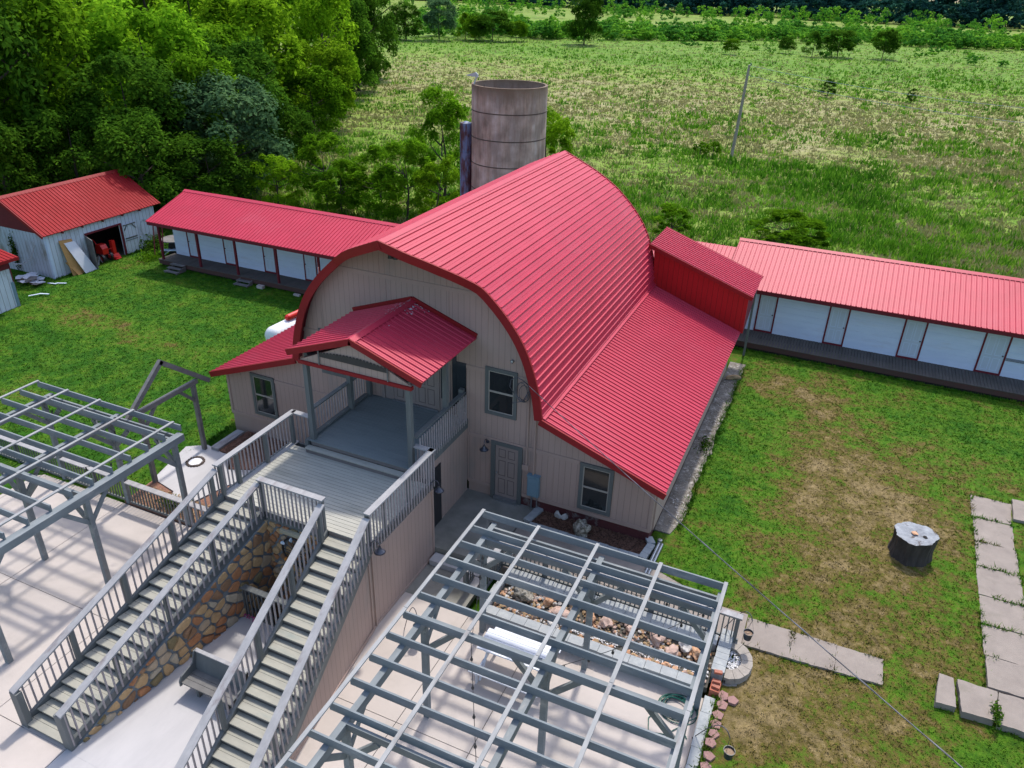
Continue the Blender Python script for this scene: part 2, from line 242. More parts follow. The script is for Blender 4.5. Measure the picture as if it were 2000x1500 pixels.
# ------------------------------------------------------------------ object helpers
WL = {}     # world location of every root/part
def tag(o, label=None, cat=None, group=None, kind=None):
    if label: o['label'] = label
    if cat: o['category'] = cat
    if group: o['group'] = group
    if kind: o['kind'] = kind
    return o
def root(name, label, cat, loc, group=None):
    o = bpy.data.objects.new(name, None); COL.objects.link(o); o.location = loc; o.empty_display_size = .2
    WL[o.name] = Vector(loc); return tag(o, label, cat, group)
class B:
    """collects geometry in world coordinates"""
    def __init__(s): s.v = []; s.f = []; s.mi = []
    def add(s, vs, fs, mi=0):
        n = len(s.v); s.v += [tuple(p) for p in vs]; s.f += [tuple(i+n for i in f) for f in fs]; s.mi += [mi]*len(fs); return s
    def box(s, x0, x1, y0, y1, z0, z1, mi=0):
        v = [(x0, y0, z0), (x1, y0, z0), (x1, y1, z0), (x0, y1, z0), (x0, y0, z1), (x1, y0, z1), (x1, y1, z1), (x0, y1, z1)]
        return s.add(v, [(3, 2, 1, 0), (4, 5, 6, 7), (0, 1, 5, 4), (1, 2, 6, 5), (2, 3, 7, 6), (3, 0, 4, 7)], mi)
    def bar(s, a, b, w, h, up=(0, 0, 1), mi=0, cut=False):
        """board from a to b, w across, h along up (centred)"""
        a, b, up = Vector(a), Vector(b), Vector(up); d = (b-a).normalized(); sd_ = d.cross(up)
        if sd_.length < 1e-6: sd_ = d.cross(Vector((0, 1, 0)))
        sd_.normalize(); u = sd_.cross(d).normalized() if not cut else up
        v = []
        for p in (a, b):
            for i, j in ((-1, -1), (1, -1), (1, 1), (-1, 1)): v.append(p+sd_*(w/2*i)+u*(h/2*j))
        return s.add(v, [(0, 1, 2, 3), (7, 6, 5, 4), (0, 4, 5, 1), (1, 5, 6, 2), (2, 6, 7, 3), (3, 7, 4, 0)], mi)
    def prism(s, poly, off, mi=0):
        """polygon (3-D points) extruded by vector off"""
        off = Vector(off); n = len(poly); v = [Vector(p) for p in poly]+[Vector(p)+off for p in poly]
        fs = [tuple(range(n)), tuple(range(2*n-1, n-1, -1))]+[(i, i+n, (i+1) % n+n, (i+1) % n) for i in range(n)]
        return s.add(v, fs, mi)
    def slab(s, poly, z0, z1, mi=0): return s.prism([(x, y, z1) for x, y in poly], (0, 0, z0-z1), mi)
    def tube(s, pts, r, n=6, mi=0, cap=True):
        pts = [Vector(p) for p in pts]; rs = r if isinstance(r, (list, tuple)) else [r]*len(pts); v = []; k = len(pts)
        t0 = (pts[1]-pts[0]).normalized(); a = t0.orthogonal().normalized()
        for i, p in enumerate(pts):
            t = ((pts[min(i+1, k-1)]-pts[max(i-1, 0)])).normalized(); a = (a-t*a.dot(t)).normalized(); b_ = t.cross(a)
            for j in range(n):
                q = 2*math.pi*j/n; v.append(p+(a*math.cos(q)+b_*math.sin(q))*rs[i])
        fs = [(i*n+j, i*n+(j+1) % n, (i+1)*n+(j+1) % n, (i+1)*n+j) for i in range(k-1) for j in range(n)]
        if cap: fs += [tuple(range(n-1, -1, -1)), tuple((k-1)*n+j for j in range(n))]
        return s.add(v, fs, mi)
    def lathe(s, c, prof, n=24, mi=0, axis=None):
        c = Vector(c); v = []; q = axis.to_track_quat('Z', 'Y') if axis else None
        for r_, z in prof:
            for j in range(n):
                p = Vector((r_*math.cos(2*math.pi*j/n), r_*math.sin(2*math.pi*j/n), z)); v.append(c+(q @ p if q else p))
        return s.add(v, [(i*n+j, i*n+(j+1) % n, (i+1)*n+(j+1) % n, (i+1)*n+j) for i in range(len(prof)-1) for j in range(n)], mi)
    def rock(s, c, rx, ry, rz, seed, mi=0, n=2, rough=.35):
        import bmesh
        bm = bmesh.new(); bmesh.ops.create_icosphere(bm, subdivisions=n, radius=1); rr = random.Random(seed); o = Vector((rr.random()*50, rr.random()*50, 0)); a = rr.random()*6
        pl = [(Vector((rr.gauss(0, 1), rr.gauss(0, 1), rr.gauss(0, .7))).normalized(), rr.uniform(.55, .85)) for _ in range(7)]
        vs = []
        for q in bm.verts:
            p = q.co.copy()
            for nn, dd in pl:
                e = p.dot(nn)
                if e > dd: p -= nn*(e-dd)
            p *= 1+rough*noise.noise(p*1.7+o)
            x, y = p.x*rx, p.y*ry; vs.append((c[0]+x*math.cos(a)-y*math.sin(a), c[1]+x*math.sin(a)+y*math.cos(a), c[2]+p.z*rz))
        s.add(vs, [tuple(w.index for w in f.verts) for f in bm.faces], mi); bm.free(); return s
    def build(s, name, m, parent=None, smooth=False, label=None):
        off = WL[parent.name] if parent else Vector((0, 0, 0))
        me = bpy.data.meshes.new(name); me.from_pydata([(x-off.x, y-off.y, z-off.z) for x, y, z in s.v], [], s.f)
        ms = m if isinstance(m, (list, tuple)) else [m]
        for q in ms: me.materials.append(M[q] if isinstance(q, str) else q)
        if len(ms) > 1: me.polygons.foreach_set('material_index', s.mi)
        if smooth: me.polygons.foreach_set('use_smooth', [True]*len(s.f))
        me.validate(); me.update()
        import bmesh
        if len(s.f) < 20000:
            bm = bmesh.new(); bm.from_mesh(me); bmesh.ops.recalc_face_normals(bm, faces=bm.faces); bm.to_mesh(me); bm.free()
        o = bpy.data.objects.new(name, me); COL.objects.link(o)
        if parent: o.parent = parent
        WL[o.name] = off.copy()
        if label: o['label'] = label
        return o
def thing(name, b, m, label, cat, loc, group=None, smooth=False):
    """a thing that is one mesh, origin at its base"""
    o = b.build(name, m, None, smooth); loc = Vector(loc)
    co = np.empty(len(o.data.vertices)*3); o.data.vertices.foreach_get('co', co); co = co.reshape(-1, 3)-np.array(loc); o.data.vertices.foreach_set('co', co.ravel()); o.data.update()
    o.location = loc; WL[o.name] = loc; return tag(o, label, cat, group)
def struct(name, b, m, kind='structure', label=None, smooth=False):
    o = b.build(name, m, None, smooth); o['kind'] = kind
    if label: o['label'] = label
    return o
def npmesh(name, V, F, mats, mi=None, attrs=None, parent=None):
    """fast mesh from numpy arrays (all faces with the same vertex count)"""
    me = bpy.data.meshes.new(name); nv, (nf, k) = len(V), F.shape
    me.vertices.add(nv); me.vertices.foreach_set('co', np.ascontiguousarray(V, dtype=np.float32).ravel())
    me.loops.add(nf*k); me.loops.foreach_set('vertex_index', np.ascontiguousarray(F, dtype=np.int32).ravel())
    me.polygons.add(nf); me.polygons.foreach_set('loop_start', np.arange(0, nf*k, k, dtype=np.int32))
    try: me.polygons.foreach_set('loop_total', np.full(nf, k, dtype=np.int32))
    except Exception: pass
    for q in mats: me.materials.append(M[q])
    if mi is not None: me.polygons.foreach_set('material_index', np.ascontiguousarray(mi, dtype=np.int32))
    me.update(calc_edges=True)
    for an, dom, arr in (attrs or []):
        a = me.attributes.new(an, 'FLOAT', dom); a.data.foreach_set('value', np.ascontiguousarray(arr, dtype=np.float32))
    o = bpy.data.objects.new(name, me); COL.objects.link(o)
    if parent: o.parent = parent
    return o

# ================================================================== SETTING: ground
def hgt(x, y):
    """ground height of the yard"""
    x = np.asarray(x, float); y = np.asarray(y, float)
    sm = lambda a, b, t: np.clip((t-a)/(b-a), 0, 1)**2*(3-2*np.clip((t-a)/(b-a), 0, 1))
    left = -.34+.34*sm(-1, 8, y); right = -.22+.20*sm(-4, 1, y)
    h = left*(1-sm(-4, 4, x))+right*sm(-4, 4, x)
    h = h+.03*np.sin(x*.7+1)*np.cos(y*.5)*sm(9.4, 12, np.abs(x))*(1-sm(15, 17, x))
    def rect(x0, x1, y0, y1, e=.3): return sm(0, e, x-x0)*sm(0, e, x1-x)*sm(0, e, y-y0)*sm(0, e, y1-y)
    for r_ in ((-12.5, 2.4, -40, -5.5), (-8.4, 2.6, -6.5, .6), (2.2, 8.75, -40, .1), (2.2, 11.55, -40, -1.95), (-8.4, 8.4, -.6, 13), (8.2, 9.0, .8, 14.6)):
        k = rect(*r_); h = h*(1-k)+(-.75)*k
    k = rect(-2.2, 2.2, -9.5, -4); return h*(1-k)-3.2*k
def dryness(x, y):
    d = np.zeros_like(x)
    for cx, cy_, rx, ry, a in ((14.5, 4, 3.5, 4.5, .40), (13, -5, 2.5, 2.5, .34), (15.5, -2, 3, 3.0, .20), (11.5, 13.2, 2.5, 1.6, .40), (17.8, 10, 3, 1.5, .2), (15.5, 6.5, 2.5, 2, .2), (13.3, 9.5, 1.6, 3.5, .22),
                             (-22, 4.6, 4.0, 1.0, .34), (-16, 4.0, 3.0, .8, .22), (-24, 9.3, 2, 1.2, .15), (-26.5, 11.5, 1.5, 1.0, .3), (-19, -2.4, 3, 1.0, .10), (-10, -5.6, 1.0, .8, .3), (12.2, -5.0, .5, 1.3, .3), (18, -8, 4, 3, .22)):
        d = d+a*np.exp(-((x-cx)/rx)**2-((y-cy_)/ry)**2)
    d = d-.22*np.exp(-((x-10.3)/1.3)**2-((y-5)/7)**2)-.20*np.exp(-((x-19)/4)**2-((y-12)/2.3)**2)
    return np.where(x > 8, d*.72+.22, d*.9+.05)
def lawn():
    x = np.arange(-46, 34.01, .25); y = np.arange(-26, 18.01, .25); X, Y = np.meshgrid(x, y, indexing='ij'); Z = hgt(X, Y)
    V = np.stack([X.ravel(), Y.ravel(), Z.ravel()], 1); ny = len(y); i, j = np.meshgrid(np.arange(len(x)-1), np.arange(ny-1), indexing='ij'); a = (i*ny+j).ravel()
    F = np.stack([a, a+ny, a+ny+1, a+1], 1)
    o = npmesh('lawn', V, F, ['lawn'], attrs=[('dry', 'POINT', dryness(V[:, 0], V[:, 1]))]); o['kind'] = 'structure'
    o.data.polygons.foreach_set('use_smooth', np.ones(len(F), bool))
lawn()
def field():
    xs = np.concatenate([np.arange(-900, -80, 20), np.arange(-80, 60, 1.0), np.arange(60, 900, 20)]); ys = np.concatenate([np.arange(17.5, 80, 1.0), np.arange(80, 1500, 20)])
    X, Y = np.meshgrid(xs, ys, indexing='ij'); rng = np.random.default_rng(3)
    Z = .10*np.sin(X*.21)*np.cos(Y*.17)*np.clip((Y-20)/10, 0, 1)-.02+.06*rng.standard_normal(X.shape)*np.clip((Y-22)/10, 0, 1)
    V = np.stack([X.ravel(), Y.ravel(), Z.ravel()], 1); ny = len(ys); i, j = np.meshgrid(np.arange(len(xs)-1), np.arange(ny-1), indexing='ij'); a = (i*ny+j).ravel()
    F = np.stack([a, a+ny, a+ny+1, a+1], 1)
    xx, yy = V[:, 0], V[:, 1]
    dry = .22+.25*np.exp(-((yy-105)/28)**2)-.22*np.exp(-((yy-230)/60)**2)+.16*np.exp(-((yy-75)/14)**2)*(xx > -40)-.15*np.exp(-((xx-10)/25)**2-((yy-48)/14)**2)-.25*np.exp(-((yy-170)/16)**2)
    o = npmesh('field', V, F, ['field'], attrs=[('dry', 'POINT', dry)]); o['kind'] = 'structure'
    # ground beyond the lawn to the sides and behind the camera
    b = B(); b.slab([(-900, -600), (900, -600), (900, 17.5), (-900, 17.5)], -4.5, -4.0); struct('terrain', b, 'lawn')
    for nm, (x0, x1, y0, y1) in (('terrain', (-900, -46, -600, 17.5)), ('terrain', (34, 900, -600, 17.5)), ('terrain', (-46, 34, -600, -26))):
        b = B(); b.slab([(x0, y0), (x1, y0), (x1, y1), (x0, y1)], -.9, -.30 if x0 < 0 else -.2); struct(nm, b, 'lawn')
field()

# blades and tufts -------------------------------------------------
def tufts(name, P, H, Wd, mats, mi, lean=.5, k=3, dry=None, seed=1):
    """P (n,3) base points; k leaning triangular blades at each"""
    rng = np.random.default_rng(seed); n = len(P); P = np.repeat(P, k, 0); H = np.repeat(H, k)*rng.uniform(.6, 1.15, n*k); Wd = np.repeat(Wd, k)
    a = rng.uniform(0, 2*np.pi, n*k); ln = rng.uniform(.05, lean, n*k)*H; P = P+np.stack([rng.normal(0, 1, n*k)*Wd*.7, rng.normal(0, 1, n*k)*Wd*.7, np.zeros(n*k)], 1)
    d = np.stack([np.cos(a), np.sin(a), np.zeros(n*k)], 1); b_ = rng.uniform(0, 2*np.pi, n*k); e = np.stack([np.cos(b_), np.sin(b_), np.zeros(n*k)], 1)*Wd[:, None]/2
    tip = P+d*ln[:, None]+np.stack([np.zeros(n*k), np.zeros(n*k), H], 1)
    V = np.stack([P-e, P+e, tip], 1).reshape(-1, 3); F = np.arange(len(V)).reshape(-1, 3)
    at = [('rnd', 'FACE', rng.random(n*k))]
    if dry is not None: at.append(('dry', 'FACE', np.repeat(dry, k)))
    return npmesh(name, V, F, mats, np.repeat(mi, k), at)
def lawn_grass():
    rng = np.random.default_rng(5); pts = []
    for (x0, x1, y0, y1, n) in ((8.9, 21.5, -9, 17, 52000), (-32, -8.6, -5.6, 15, 60000)):
        x = rng.uniform(x0, x1, n); y = rng.uniform(y0, y1, n); k = np.ones(n, bool)
        for a, b_, c, d in ((8, 9.0, -1.2, .4), (8, 11.7, -9, -1.85), (-8.6, -5, -9, 0), (11.3, 15.5, -2.95, -1.75), (18.1, 19.5, -1.9, 7.7), (16.7, 20.9, -2.95, -1.75), (8, 9.25, 0, 14.6), (8.9, 21.5, 16.3, 17), (-25, -8, 12, 16), (11.3, 12.2, -9, -2.9)):
            k &= ~((x > a) & (x < b_) & (y > c) & (y < d))
        pts.append(np.stack([x[k], y[k]], 1))
    p = np.concatenate(pts); z = hgt(p[:, 0], p[:, 1]); P = np.stack([p[:, 0], p[:, 1], z-.01], 1); n = len(P)
    dr = dryness(p[:, 0], p[:, 1]); H = rng.uniform(.03, .085, n)*(1-.5*np.clip(dr, 0, 1)); Wd = rng.uniform(.012, .035, n)*1.5
    o = tufts('lawn_grass', P, H, Wd, ['lawn_blade'], np.zeros(n, int), lean=1.6, k=3, dry=dr, seed=6); o['kind'] = 'stuff'; o['label'] = 'mown lawn grass, green with straw coloured dry patches'
def field_grass():
    rng = np.random.default_rng(11); C = np.array(CAM); L_ = []
    # uniform in the picture: sample image rows so that density falls with distance
    n = 150000; u = rng.uniform(-1.02, 1.05, n)*1000; v = rng.uniform(-45, 560, n)
    fx = np.array(fwd)[None]+np.array(r2)[None]*(u/1500.3)[:, None]-np.array(u2)[None]*((v-750)/1500.3)[:, None]
    t = -C[2]/fx[:, 2]; P = C+fx*t[:, None]; k = (fx[:, 2] < 0) & (P[:, 1] > 18.5) & (P[:, 1] < 300) & (P[:, 0] < 120) & (P[:, 0] > -240); P = P[k]
    # keep the cabins clear
    k = ~((P[:, 0] > -26) & (P[:, 0] < -4) & (P[:, 1] < 19)) & ~((P[:, 0] > 3) & (P[:, 1] < 24.5)) & ~((P[:, 0] > -9) & (P[:, 0] < 9) & (P[:, 1] < 17)); P = P[k]; P[:, 2] = -.03
    d = np.linalg.norm(P-C, axis=1); n = len(P)
    def nz(x, y, s, o=0): return np.array([noise.noise(Vector((a*s+o, b_*s, o))) for a, b_ in zip(x, y)])
    g = .8*nz(P[:, 0], P[:, 1]*1.5, .06)+.9*nz(P[:, 0], P[:, 1], .33, 9)+.5*nz(P[:, 0], P[:, 1], 1.1, 5)*np.clip(90/d, 0, 1)+.22*rng.normal(0, 1, n)
    bias = -.25*np.exp(-((P[:, 1]-105)/28)**2)+.22*np.exp(-((P[:, 0]-8)/22)**2-((P[:, 1]-48)/13)**2)+.3*np.exp(-((P[:, 1]-170)/14)**2)
    g = g+bias; mi = np.where(g > .30, 1, np.where(g > .0, 0, 2)); mi = np.where(rng.random(n) < .2, 2, mi)
    H = np.where(mi == 2, rng.uniform(.12, .42, n), rng.uniform(.15, .55, n)*(1+.8*np.clip(g, 0, 1))); H = H*np.where((mi == 0) & (rng.random(n) < .15), 1.5, 1)
    sc = np.clip(d/55, .7, 2.2); Wd = rng.uniform(.06, .16, n)*sc
    o = tufts('field_grass', P, H, Wd, ['weed', 'weed_dark', 'straw'], mi, lean=.8, k=3, seed=12); o['kind'] = 'stuff'; o['label'] = 'tall uncut field grass and weeds, green clumps among straw coloured stems'
field_grass()

# ------------------------------------------------------------------ patios, walks, beds
ZP = -.35
def patio(name, poly_x, poly_y, z, m, gap=.018, t=.3):
    b = B()
    for i in range(len(poly_x)-1):
        for j in range(len(poly_y)-1): b.box(poly_x[i]+gap/2, poly_x[i+1]-gap/2, poly_y[j]+gap/2, poly_y[j+1]-gap/2, z-.10, z)
    b.box(poly_x[0]+.02, poly_x[-1]-.02, poly_y[0]+.02, poly_y[-1]-.02, z-t, z-.02, 1)
    return struct(name, b, [m, 'joint'])
patio('patio', [-16, -12.3, -8.4, -4.4, -1.95], [-20, -16, -12.95, -9.6, -5.5], ZP, 'concrete')
patio('patio', [2.2, 4.6, 6.6, 9.0, 11.34], [-20, -15, -12.2, -9.0, -5.0], ZP, 'concrete')
b = B(); b.slab([(-3.35, -12.95), (-1.95, -12.95), (-1.95, -5.52), (-2.4, -5.52)], ZP-.25, ZP-.01); b.slab([(-1.94, -20), (2.19, -20), (2.19, -12.96), (-1.94, -12.96)], ZP-.25, ZP+.0)
struct('patio', b, 'concrete_white')
b = B(); b.slab([(2.2, -5.0), (4.35, -5.0), (4.35, -3.66), (2.2, -3.66)], ZP-.2, ZP+.004); struct('patio', b, 'concrete_grey')
b = B(); b.slab([(-1.93, -12.96), (2.5, -12.96), (2.5, -7.8), (-1.5, -7.8)], ZP-.25, ZP+.003); struct('passage_floor', b, 'concrete_white')
b = B(); b.slab([(-2, -7.8), (2, -7.8), (2, -6.0), (-2, -6.0)], -2.6, -2.4); struct('pit_floor', b, 'concrete_grey')
b = B(); b.slab([(1.9, -3.22), (4.32, -3.15), (4.35, -.95), (4.55, -.6), (4.62, .05), (1.9, .05)], -.3, 0); struct('walkway', b, 'concrete_grey')
b = B(); b.slab([(2.5, -3.65), (4.2, -3.65), (4.2, -3.24), (2.5, -3.24)], -.4, -.17); b.slab([(3.5, -4.1), (4.35, -4.1), (4.35, -3.67), (3.5, -3.67)], -.4, -.19); struct('walkway_step', b, 'concrete_white')
b = B(); b.slab([(4.37, -3.12), (11.9, -3.12), (11.9, -1.83), (11.0, -1.85), (8.75, -1.05), (4.38, -.97)], -.35, -.02); struct('walkway', b, 'path')
SLABS = []
def rough_slab(b, poly, z0, z1, amp=.016):
    SLABS.append((poly, z1)); out = []
    for i in range(len(poly)):
        a, c = Vector(poly[i]), Vector(poly[(i+1) % len(poly)]); L_ = (c-a).length; n = max(1, int(L_/.11)); nn = Vector((-(c-a).y, (c-a).x))/max(L_, 1e-6)
        for k in range(n): t = k/n; q = a.lerp(c, t); w = noise.noise(Vector((q.x*4, q.y*4, 3)))*amp*1.6+noise.noise(Vector((q.x*13, q.y*13, 7)))*amp; out.append(tuple(q+nn*(w if k else w*.4)))
    b.slab(out, z0, z1)
b = B()
for x0, x1 in ((11.915, 13.15), (13.165, 14.3), (14.315, 15.5)): rough_slab(b, [(x0, -2.93+.05*(x0-12)), (x1, -2.93+.05*(x1-12)), (x1+(.02 if x1 < 15 else 0), -1.80), (x0, -1.83)], -.4, -.13)
struct('path', b, 'path')
b = B()
ys_ = [7.72, 6.3, 4.87, 3.5, 2.05, .75, -.55, -1.76]
for i in range(len(ys_)-1):
    a_, c_ = ys_[i], ys_[i+1]; e = R.uniform(-.03, .03); rough_slab(b, [(18.2-.03*i+e, a_-.03), (19.4-.03*i+(.1 if i < 1 else 0), a_-.02), (19.33-.03*i, c_+.02), (18.16-.03*i+e, c_+.01)], -.35, -.01+R.uniform(0, .02))
rough_slab(b, [(18.22, -1.83), (19.7, -1.79), (19.7, -2.95), (18.1, -2.92)], -.35, .0); rough_slab(b, [(17.26, -1.84), (18.18, -1.84), (18.02, -2.88), (17.3, -2.93)], -.35, .015)
rough_slab(b, [(16.83, -1.81), (17.17, -1.83), (17.18, -2.84), (16.71, -2.88)], -.35, .0); rough_slab(b, [(19.5, 7.9), (21.4, 8.0), (21.3, 6.7), (19.42, 6.6)], -.3, .09)
struct('path', b, 'path')
# left walk, mulch beds
b = B(); b.slab([(-9.1, -1.95), (-8.45, -1.5), (-7.55, -1.68), (-7.3, -1.66), (-6.6, -2.45), (-5.6, -2.0), (-2.6, -1.9), (-2.6, -2.9), (-5.9, -3.1), (-6.4, -4.85), (-7.0, -4.9), (-7.35, -4.3), (-8.55, -4.05)], -.6, -.30); struct('walkway', b, 'concrete_white')
b = B(); b.slab([(-7.75, -1.62), (-7.75, -.05), (-2.6, -.05), (-2.6, -1.85), (-5.5, -1.95), (-6.55, -2.4), (-7.25, -1.62)], -.6, -.27); b.slab([(-8.4, -5.45), (-8.5, -4.1), (-7.4, -4.35), (-7.0, -4.95), (-6.3, -4.9), (-5.85, -3.15), (-2.6, -2.95), (-2.6, -5.45)], -.6, -.30)
struct('mulch_bed', b, 'leaflitter')
b = B(); b.slab([(4.62, .02), (4.6, -.95), (8.62, -.95), (8.55, .1), (8.4, .3), (8.4, .02)], -.3, .0); struct('mulch_bed', b, 'mulch')
def chips(name, poly, n, z, m, seed, label, s=(.02, .07)):
    rng = np.random.default_rng(seed); (x0, x1, y0, y1) = poly; c = np.stack([rng.uniform(x0, x1, n), rng.uniform(y0, y1, n), z+rng.uniform(0, .03, n)], 1)
    a = rng.normal(0, 1, (n, 3)); a /= np.linalg.norm(a, axis=1)[:, None]; a[:, 2] *= .4; q = rng.normal(0, 1, (n, 3)); q[:, 2] *= .4; l = rng.uniform(*s, n)[:, None]
    V = np.stack([c-a*l-q*l*.15, c+a*l-q*l*.15, c+a*l+q*l*.15, c-a*l+q*l*.15], 1).reshape(-1, 3); o = npmesh(name, V, np.arange(len(V)).reshape(-1, 4), [m], attrs=[('rnd', 'FACE', rng.random(n))]); o['kind'] = 'stuff'; o['label'] = label
chips('mulch', (4.65, 8.5, -.93, 0), 3500, .005, 'mulch_chip', 4, 'brown bark mulch in the bed under the right wing window')
chips('mulch', (-7.7, -2.6, -1.6, -.1), 3500, -.265, 'mulch_chip', 5, 'brown bark mulch in the bed left of the porch')
chips('leaf_litter', (-8.3, -2.7, -5.4, -4.4), 2600, -.295, 'rock_c', 8, 'fallen brown leaves on the bed beside the left staircase')
def fringe():
    rng = np.random.default_rng(9); pts = []
    for poly, z in SLABS:
        for i in range(len(poly)):
            a, c = np.array(poly[i]), np.array(poly[(i+1) % len(poly)]); L_ = np.linalg.norm(c-a); n = int(L_*15); t = rng.random(n); q = a+(c-a)*t[:, None]
            dens = np.array([noise.noise(Vector((x*1.3, y*1.3, 4))) for x, y in q]); q = q[dens > -.12]; pts.append(q+rng.normal(0, .035, q.shape))
    for (x0, y0, x1, y1, n) in ((11.68, -9, 11.68, -4.9, 260), (9.2, .9, 9.15, 14.4, 700), (-24.9, 12.1, -9, 12.1, 700), (8.0, 16.4, 24, 16.4, 800), (-28.1, 7.6, -28.1, 10, 120), (-28.1, 12.6, -28.1, 15, 160), (-12, -5.55, -8.5, -5.55, 0), (8.75, -1.0, 11, -1.8, 140), (-8.5, -1.45, -8.6, 0, 60), (11.9, -2.9, 15.5, -2.85, 60)):
        t = rng.random(n); pts.append(np.stack([x0+(x1-x0)*t, y0+(y1-y0)*t], 1)+rng.normal(0, .06, (n, 2)))
    p = np.concatenate(pts); P = np.stack([p[:, 0], p[:, 1], hgt(p[:, 0], p[:, 1])-.01], 1); P[:, 2] = np.maximum(P[:, 2], -.3); n = len(P); dr = dryness(p[:, 0], p[:, 1])-.1
    o = tufts('edge_grass', P, rng.uniform(.07, .17, n), rng.uniform(.02, .05, n), ['lawn_blade'], np.zeros(n, int), lean=1.3, k=4, dry=dr, seed=61); o['kind'] = 'stuff'; o['label'] = 'longer grass creeping over the edges of slabs, walls and decks'
lawn_grass(); fringe()
# edging strip along the right wing
def strip():
    rng = random.Random(5); L_, Rr = [], []
    n = 46
    for i in range(n+1):
        y = .7+14.0*i/n; L_.append((8.47, y)); Rr.append((9.18+.16*noise.noise(Vector((y*.7, 2, 0)))+.08*noise.noise(Vector((y*3, 5, 0)))-(.5*max(0, 1.5-y)/1.0)*.4, y))
    b = B(); b.slab(L_+Rr[::-1], -.3, .015); struct('gravel_strip', b, 'strip')
strip()
b = B(); b.rock((8.93, 12.9, .1), .17, .42, .14, 3); thing('rock', b, 'rock_c', 'long pale rock lying at the far end of the gravel strip', 'rock', (8.93, 12.9, 0))
chips('gravel', (8.55, 9.1, .9, 14.4), 900, .02, 'rock_d', 15, 'loose pale stones on the strip along the right wing', (.02, .06))

# ================================================================== BARN
barn = root('barn', 'large taupe barn with a rounded red metal roof, low side wings and a porch', 'barn', (0, 0, 0))
PROF = [(0, 9.13), (.75, 8.80), (1.65, 8.37), (2.45, 7.87), (2.95, 7.45), (3.42, 6.98), (3.87, 6.40), (4.22, 5.75), (4.47, 5.05), (4.64, 4.40), (4.74, 3.72)]
def hood(x):   # the front edge of the roof leans out towards the peak
    x = abs(x); pts = [(0, -1.75), (.75, -1.5), (1.65, -1.05), (2.45, -.5), (2.7, -.36), (9, -.36)]
    for (a, ya), (c, yc) in zip(pts, pts[1:]):
        if x <= c: return ya+(yc-ya)*(x-a)/(c-a)
LB = 13.26
def fine(prof, step):
    """resample a profile by arc length through a smooth curve"""
    P = [Vector((x, 0, z)) for x, z in prof]; out = []
    for i in range(len(P)-1):
        p0 = P[max(i-1, 0)]; p1 = P[i]; p2 = P[i+1]; p3 = P[min(i+2, len(P)-1)]
        for k in range(12):
            t = k/12; out.append(.5*((2*p1)+(p2-p0)*t+(2*p0-5*p1+4*p2-p3)*t*t+(3*p1-p0-3*p2+p3)*t**3))
    out.append(P[-1]); res = [out[0]]; acc = 0
    for a, c in zip(out, out[1:]):
        acc += (c-a).length
        if acc >= step: res.append(c); acc = 0
    if (res[-1]-P[-1]).length > .02: res.append(P[-1])
    return res
FP = fine(PROF, .225)
def barrel():
    b = B()
    for s in (1, -1):
        n = len(FP)
        top = [(s*p.x, hood(p.x), p.z) for p in FP]; bot = [(s*p.x, LB, p.z) for p in FP]
        nrm = []
        for i, p in enumerate(FP):
            t = (FP[min(i+1, n-1)]-FP[max(i-1, 0)]).normalized(); nrm.append(Vector((t.z*-1, 0, t.x)) if t.x > 0 or True else None)
        v = []
        for i in range(n):
            nn = nrm[i]; nn = Vector((abs(nn.x)*1, 0, abs(nn.z)))
            v += [top[i], bot[i], (top[i][0]-s*nn.x*.05, top[i][1]+.01, top[i][2]-nn.z*.05), (bot[i][0]-s*nn.x*.05, LB-.01, bot[i][2]-nn.z*.05)]
        f = []
        for i in range(n-1):
            a, c = 4*i, 4*i+4
            f += [(a, a+1, c+1, c), (a+2, c+2, c+3, a+3), (a, c, c+2, a+2), (a+1, a+3, c+3, c+1)]
        b.add(v, f)
        for i in range(n):      # ribs
            if i == 0: continue
            nn = Vector((s*abs(nrm[i].x), 0, abs(nrm[i].z))); t = Vector((nn.z, 0, -nn.x)); c0 = Vector(top[i]); c1 = Vector(bot[i])
            v = []
            for c in (c0+Vector((0, .03, 0)), c1-Vector((0, .02, 0))): v += [c-t*.030-nn*.004, c-t*.011+nn*.038, c+t*.011+nn*.038, c+t*.030-nn*.004]
            b.add(v, [(0, 1, 5, 4), (1, 2, 6, 5), (2, 3, 7, 6), (0, 3, 2, 1), (4, 5, 6, 7)])
            if i < n-1:         # two small ribs between
                d = (FP[i+1]-FP[i])
                for q in (.5,):
                    m0 = Vector((s*(FP[i].x+d.x*q), hood(FP[i].x+d.x*q)+.03, FP[i].z+d.z*q)); m1 = Vector((m0.x, LB-.02, m0.z)); v = []
                    for c in (m0, m1): v += [c-t*.012-nn*.006, c-t*.004+nn*.006, c+t*.004+nn*.006, c+t*.012-nn*.006]
                    b.add(v, [(0, 1, 5, 4), (1, 2, 6, 5), (2, 3, 7, 6), (0, 3, 2, 1), (4, 5, 6, 7)])
    return b
barrel().build('roof', 'red', barn, label='rounded red metal roof over the middle of the barn')
b = B(); b.add([(-.16, -1.78, 9.08), (0, -1.78, 9.155), (.16, -1.78, 9.08), (-.16, LB, 9.08), (0, LB, 9.155), (.16, LB, 9.08)], [(0, 1, 4, 3), (1, 2, 5, 4)]); b.build('ridge_cap', 'red', barn)
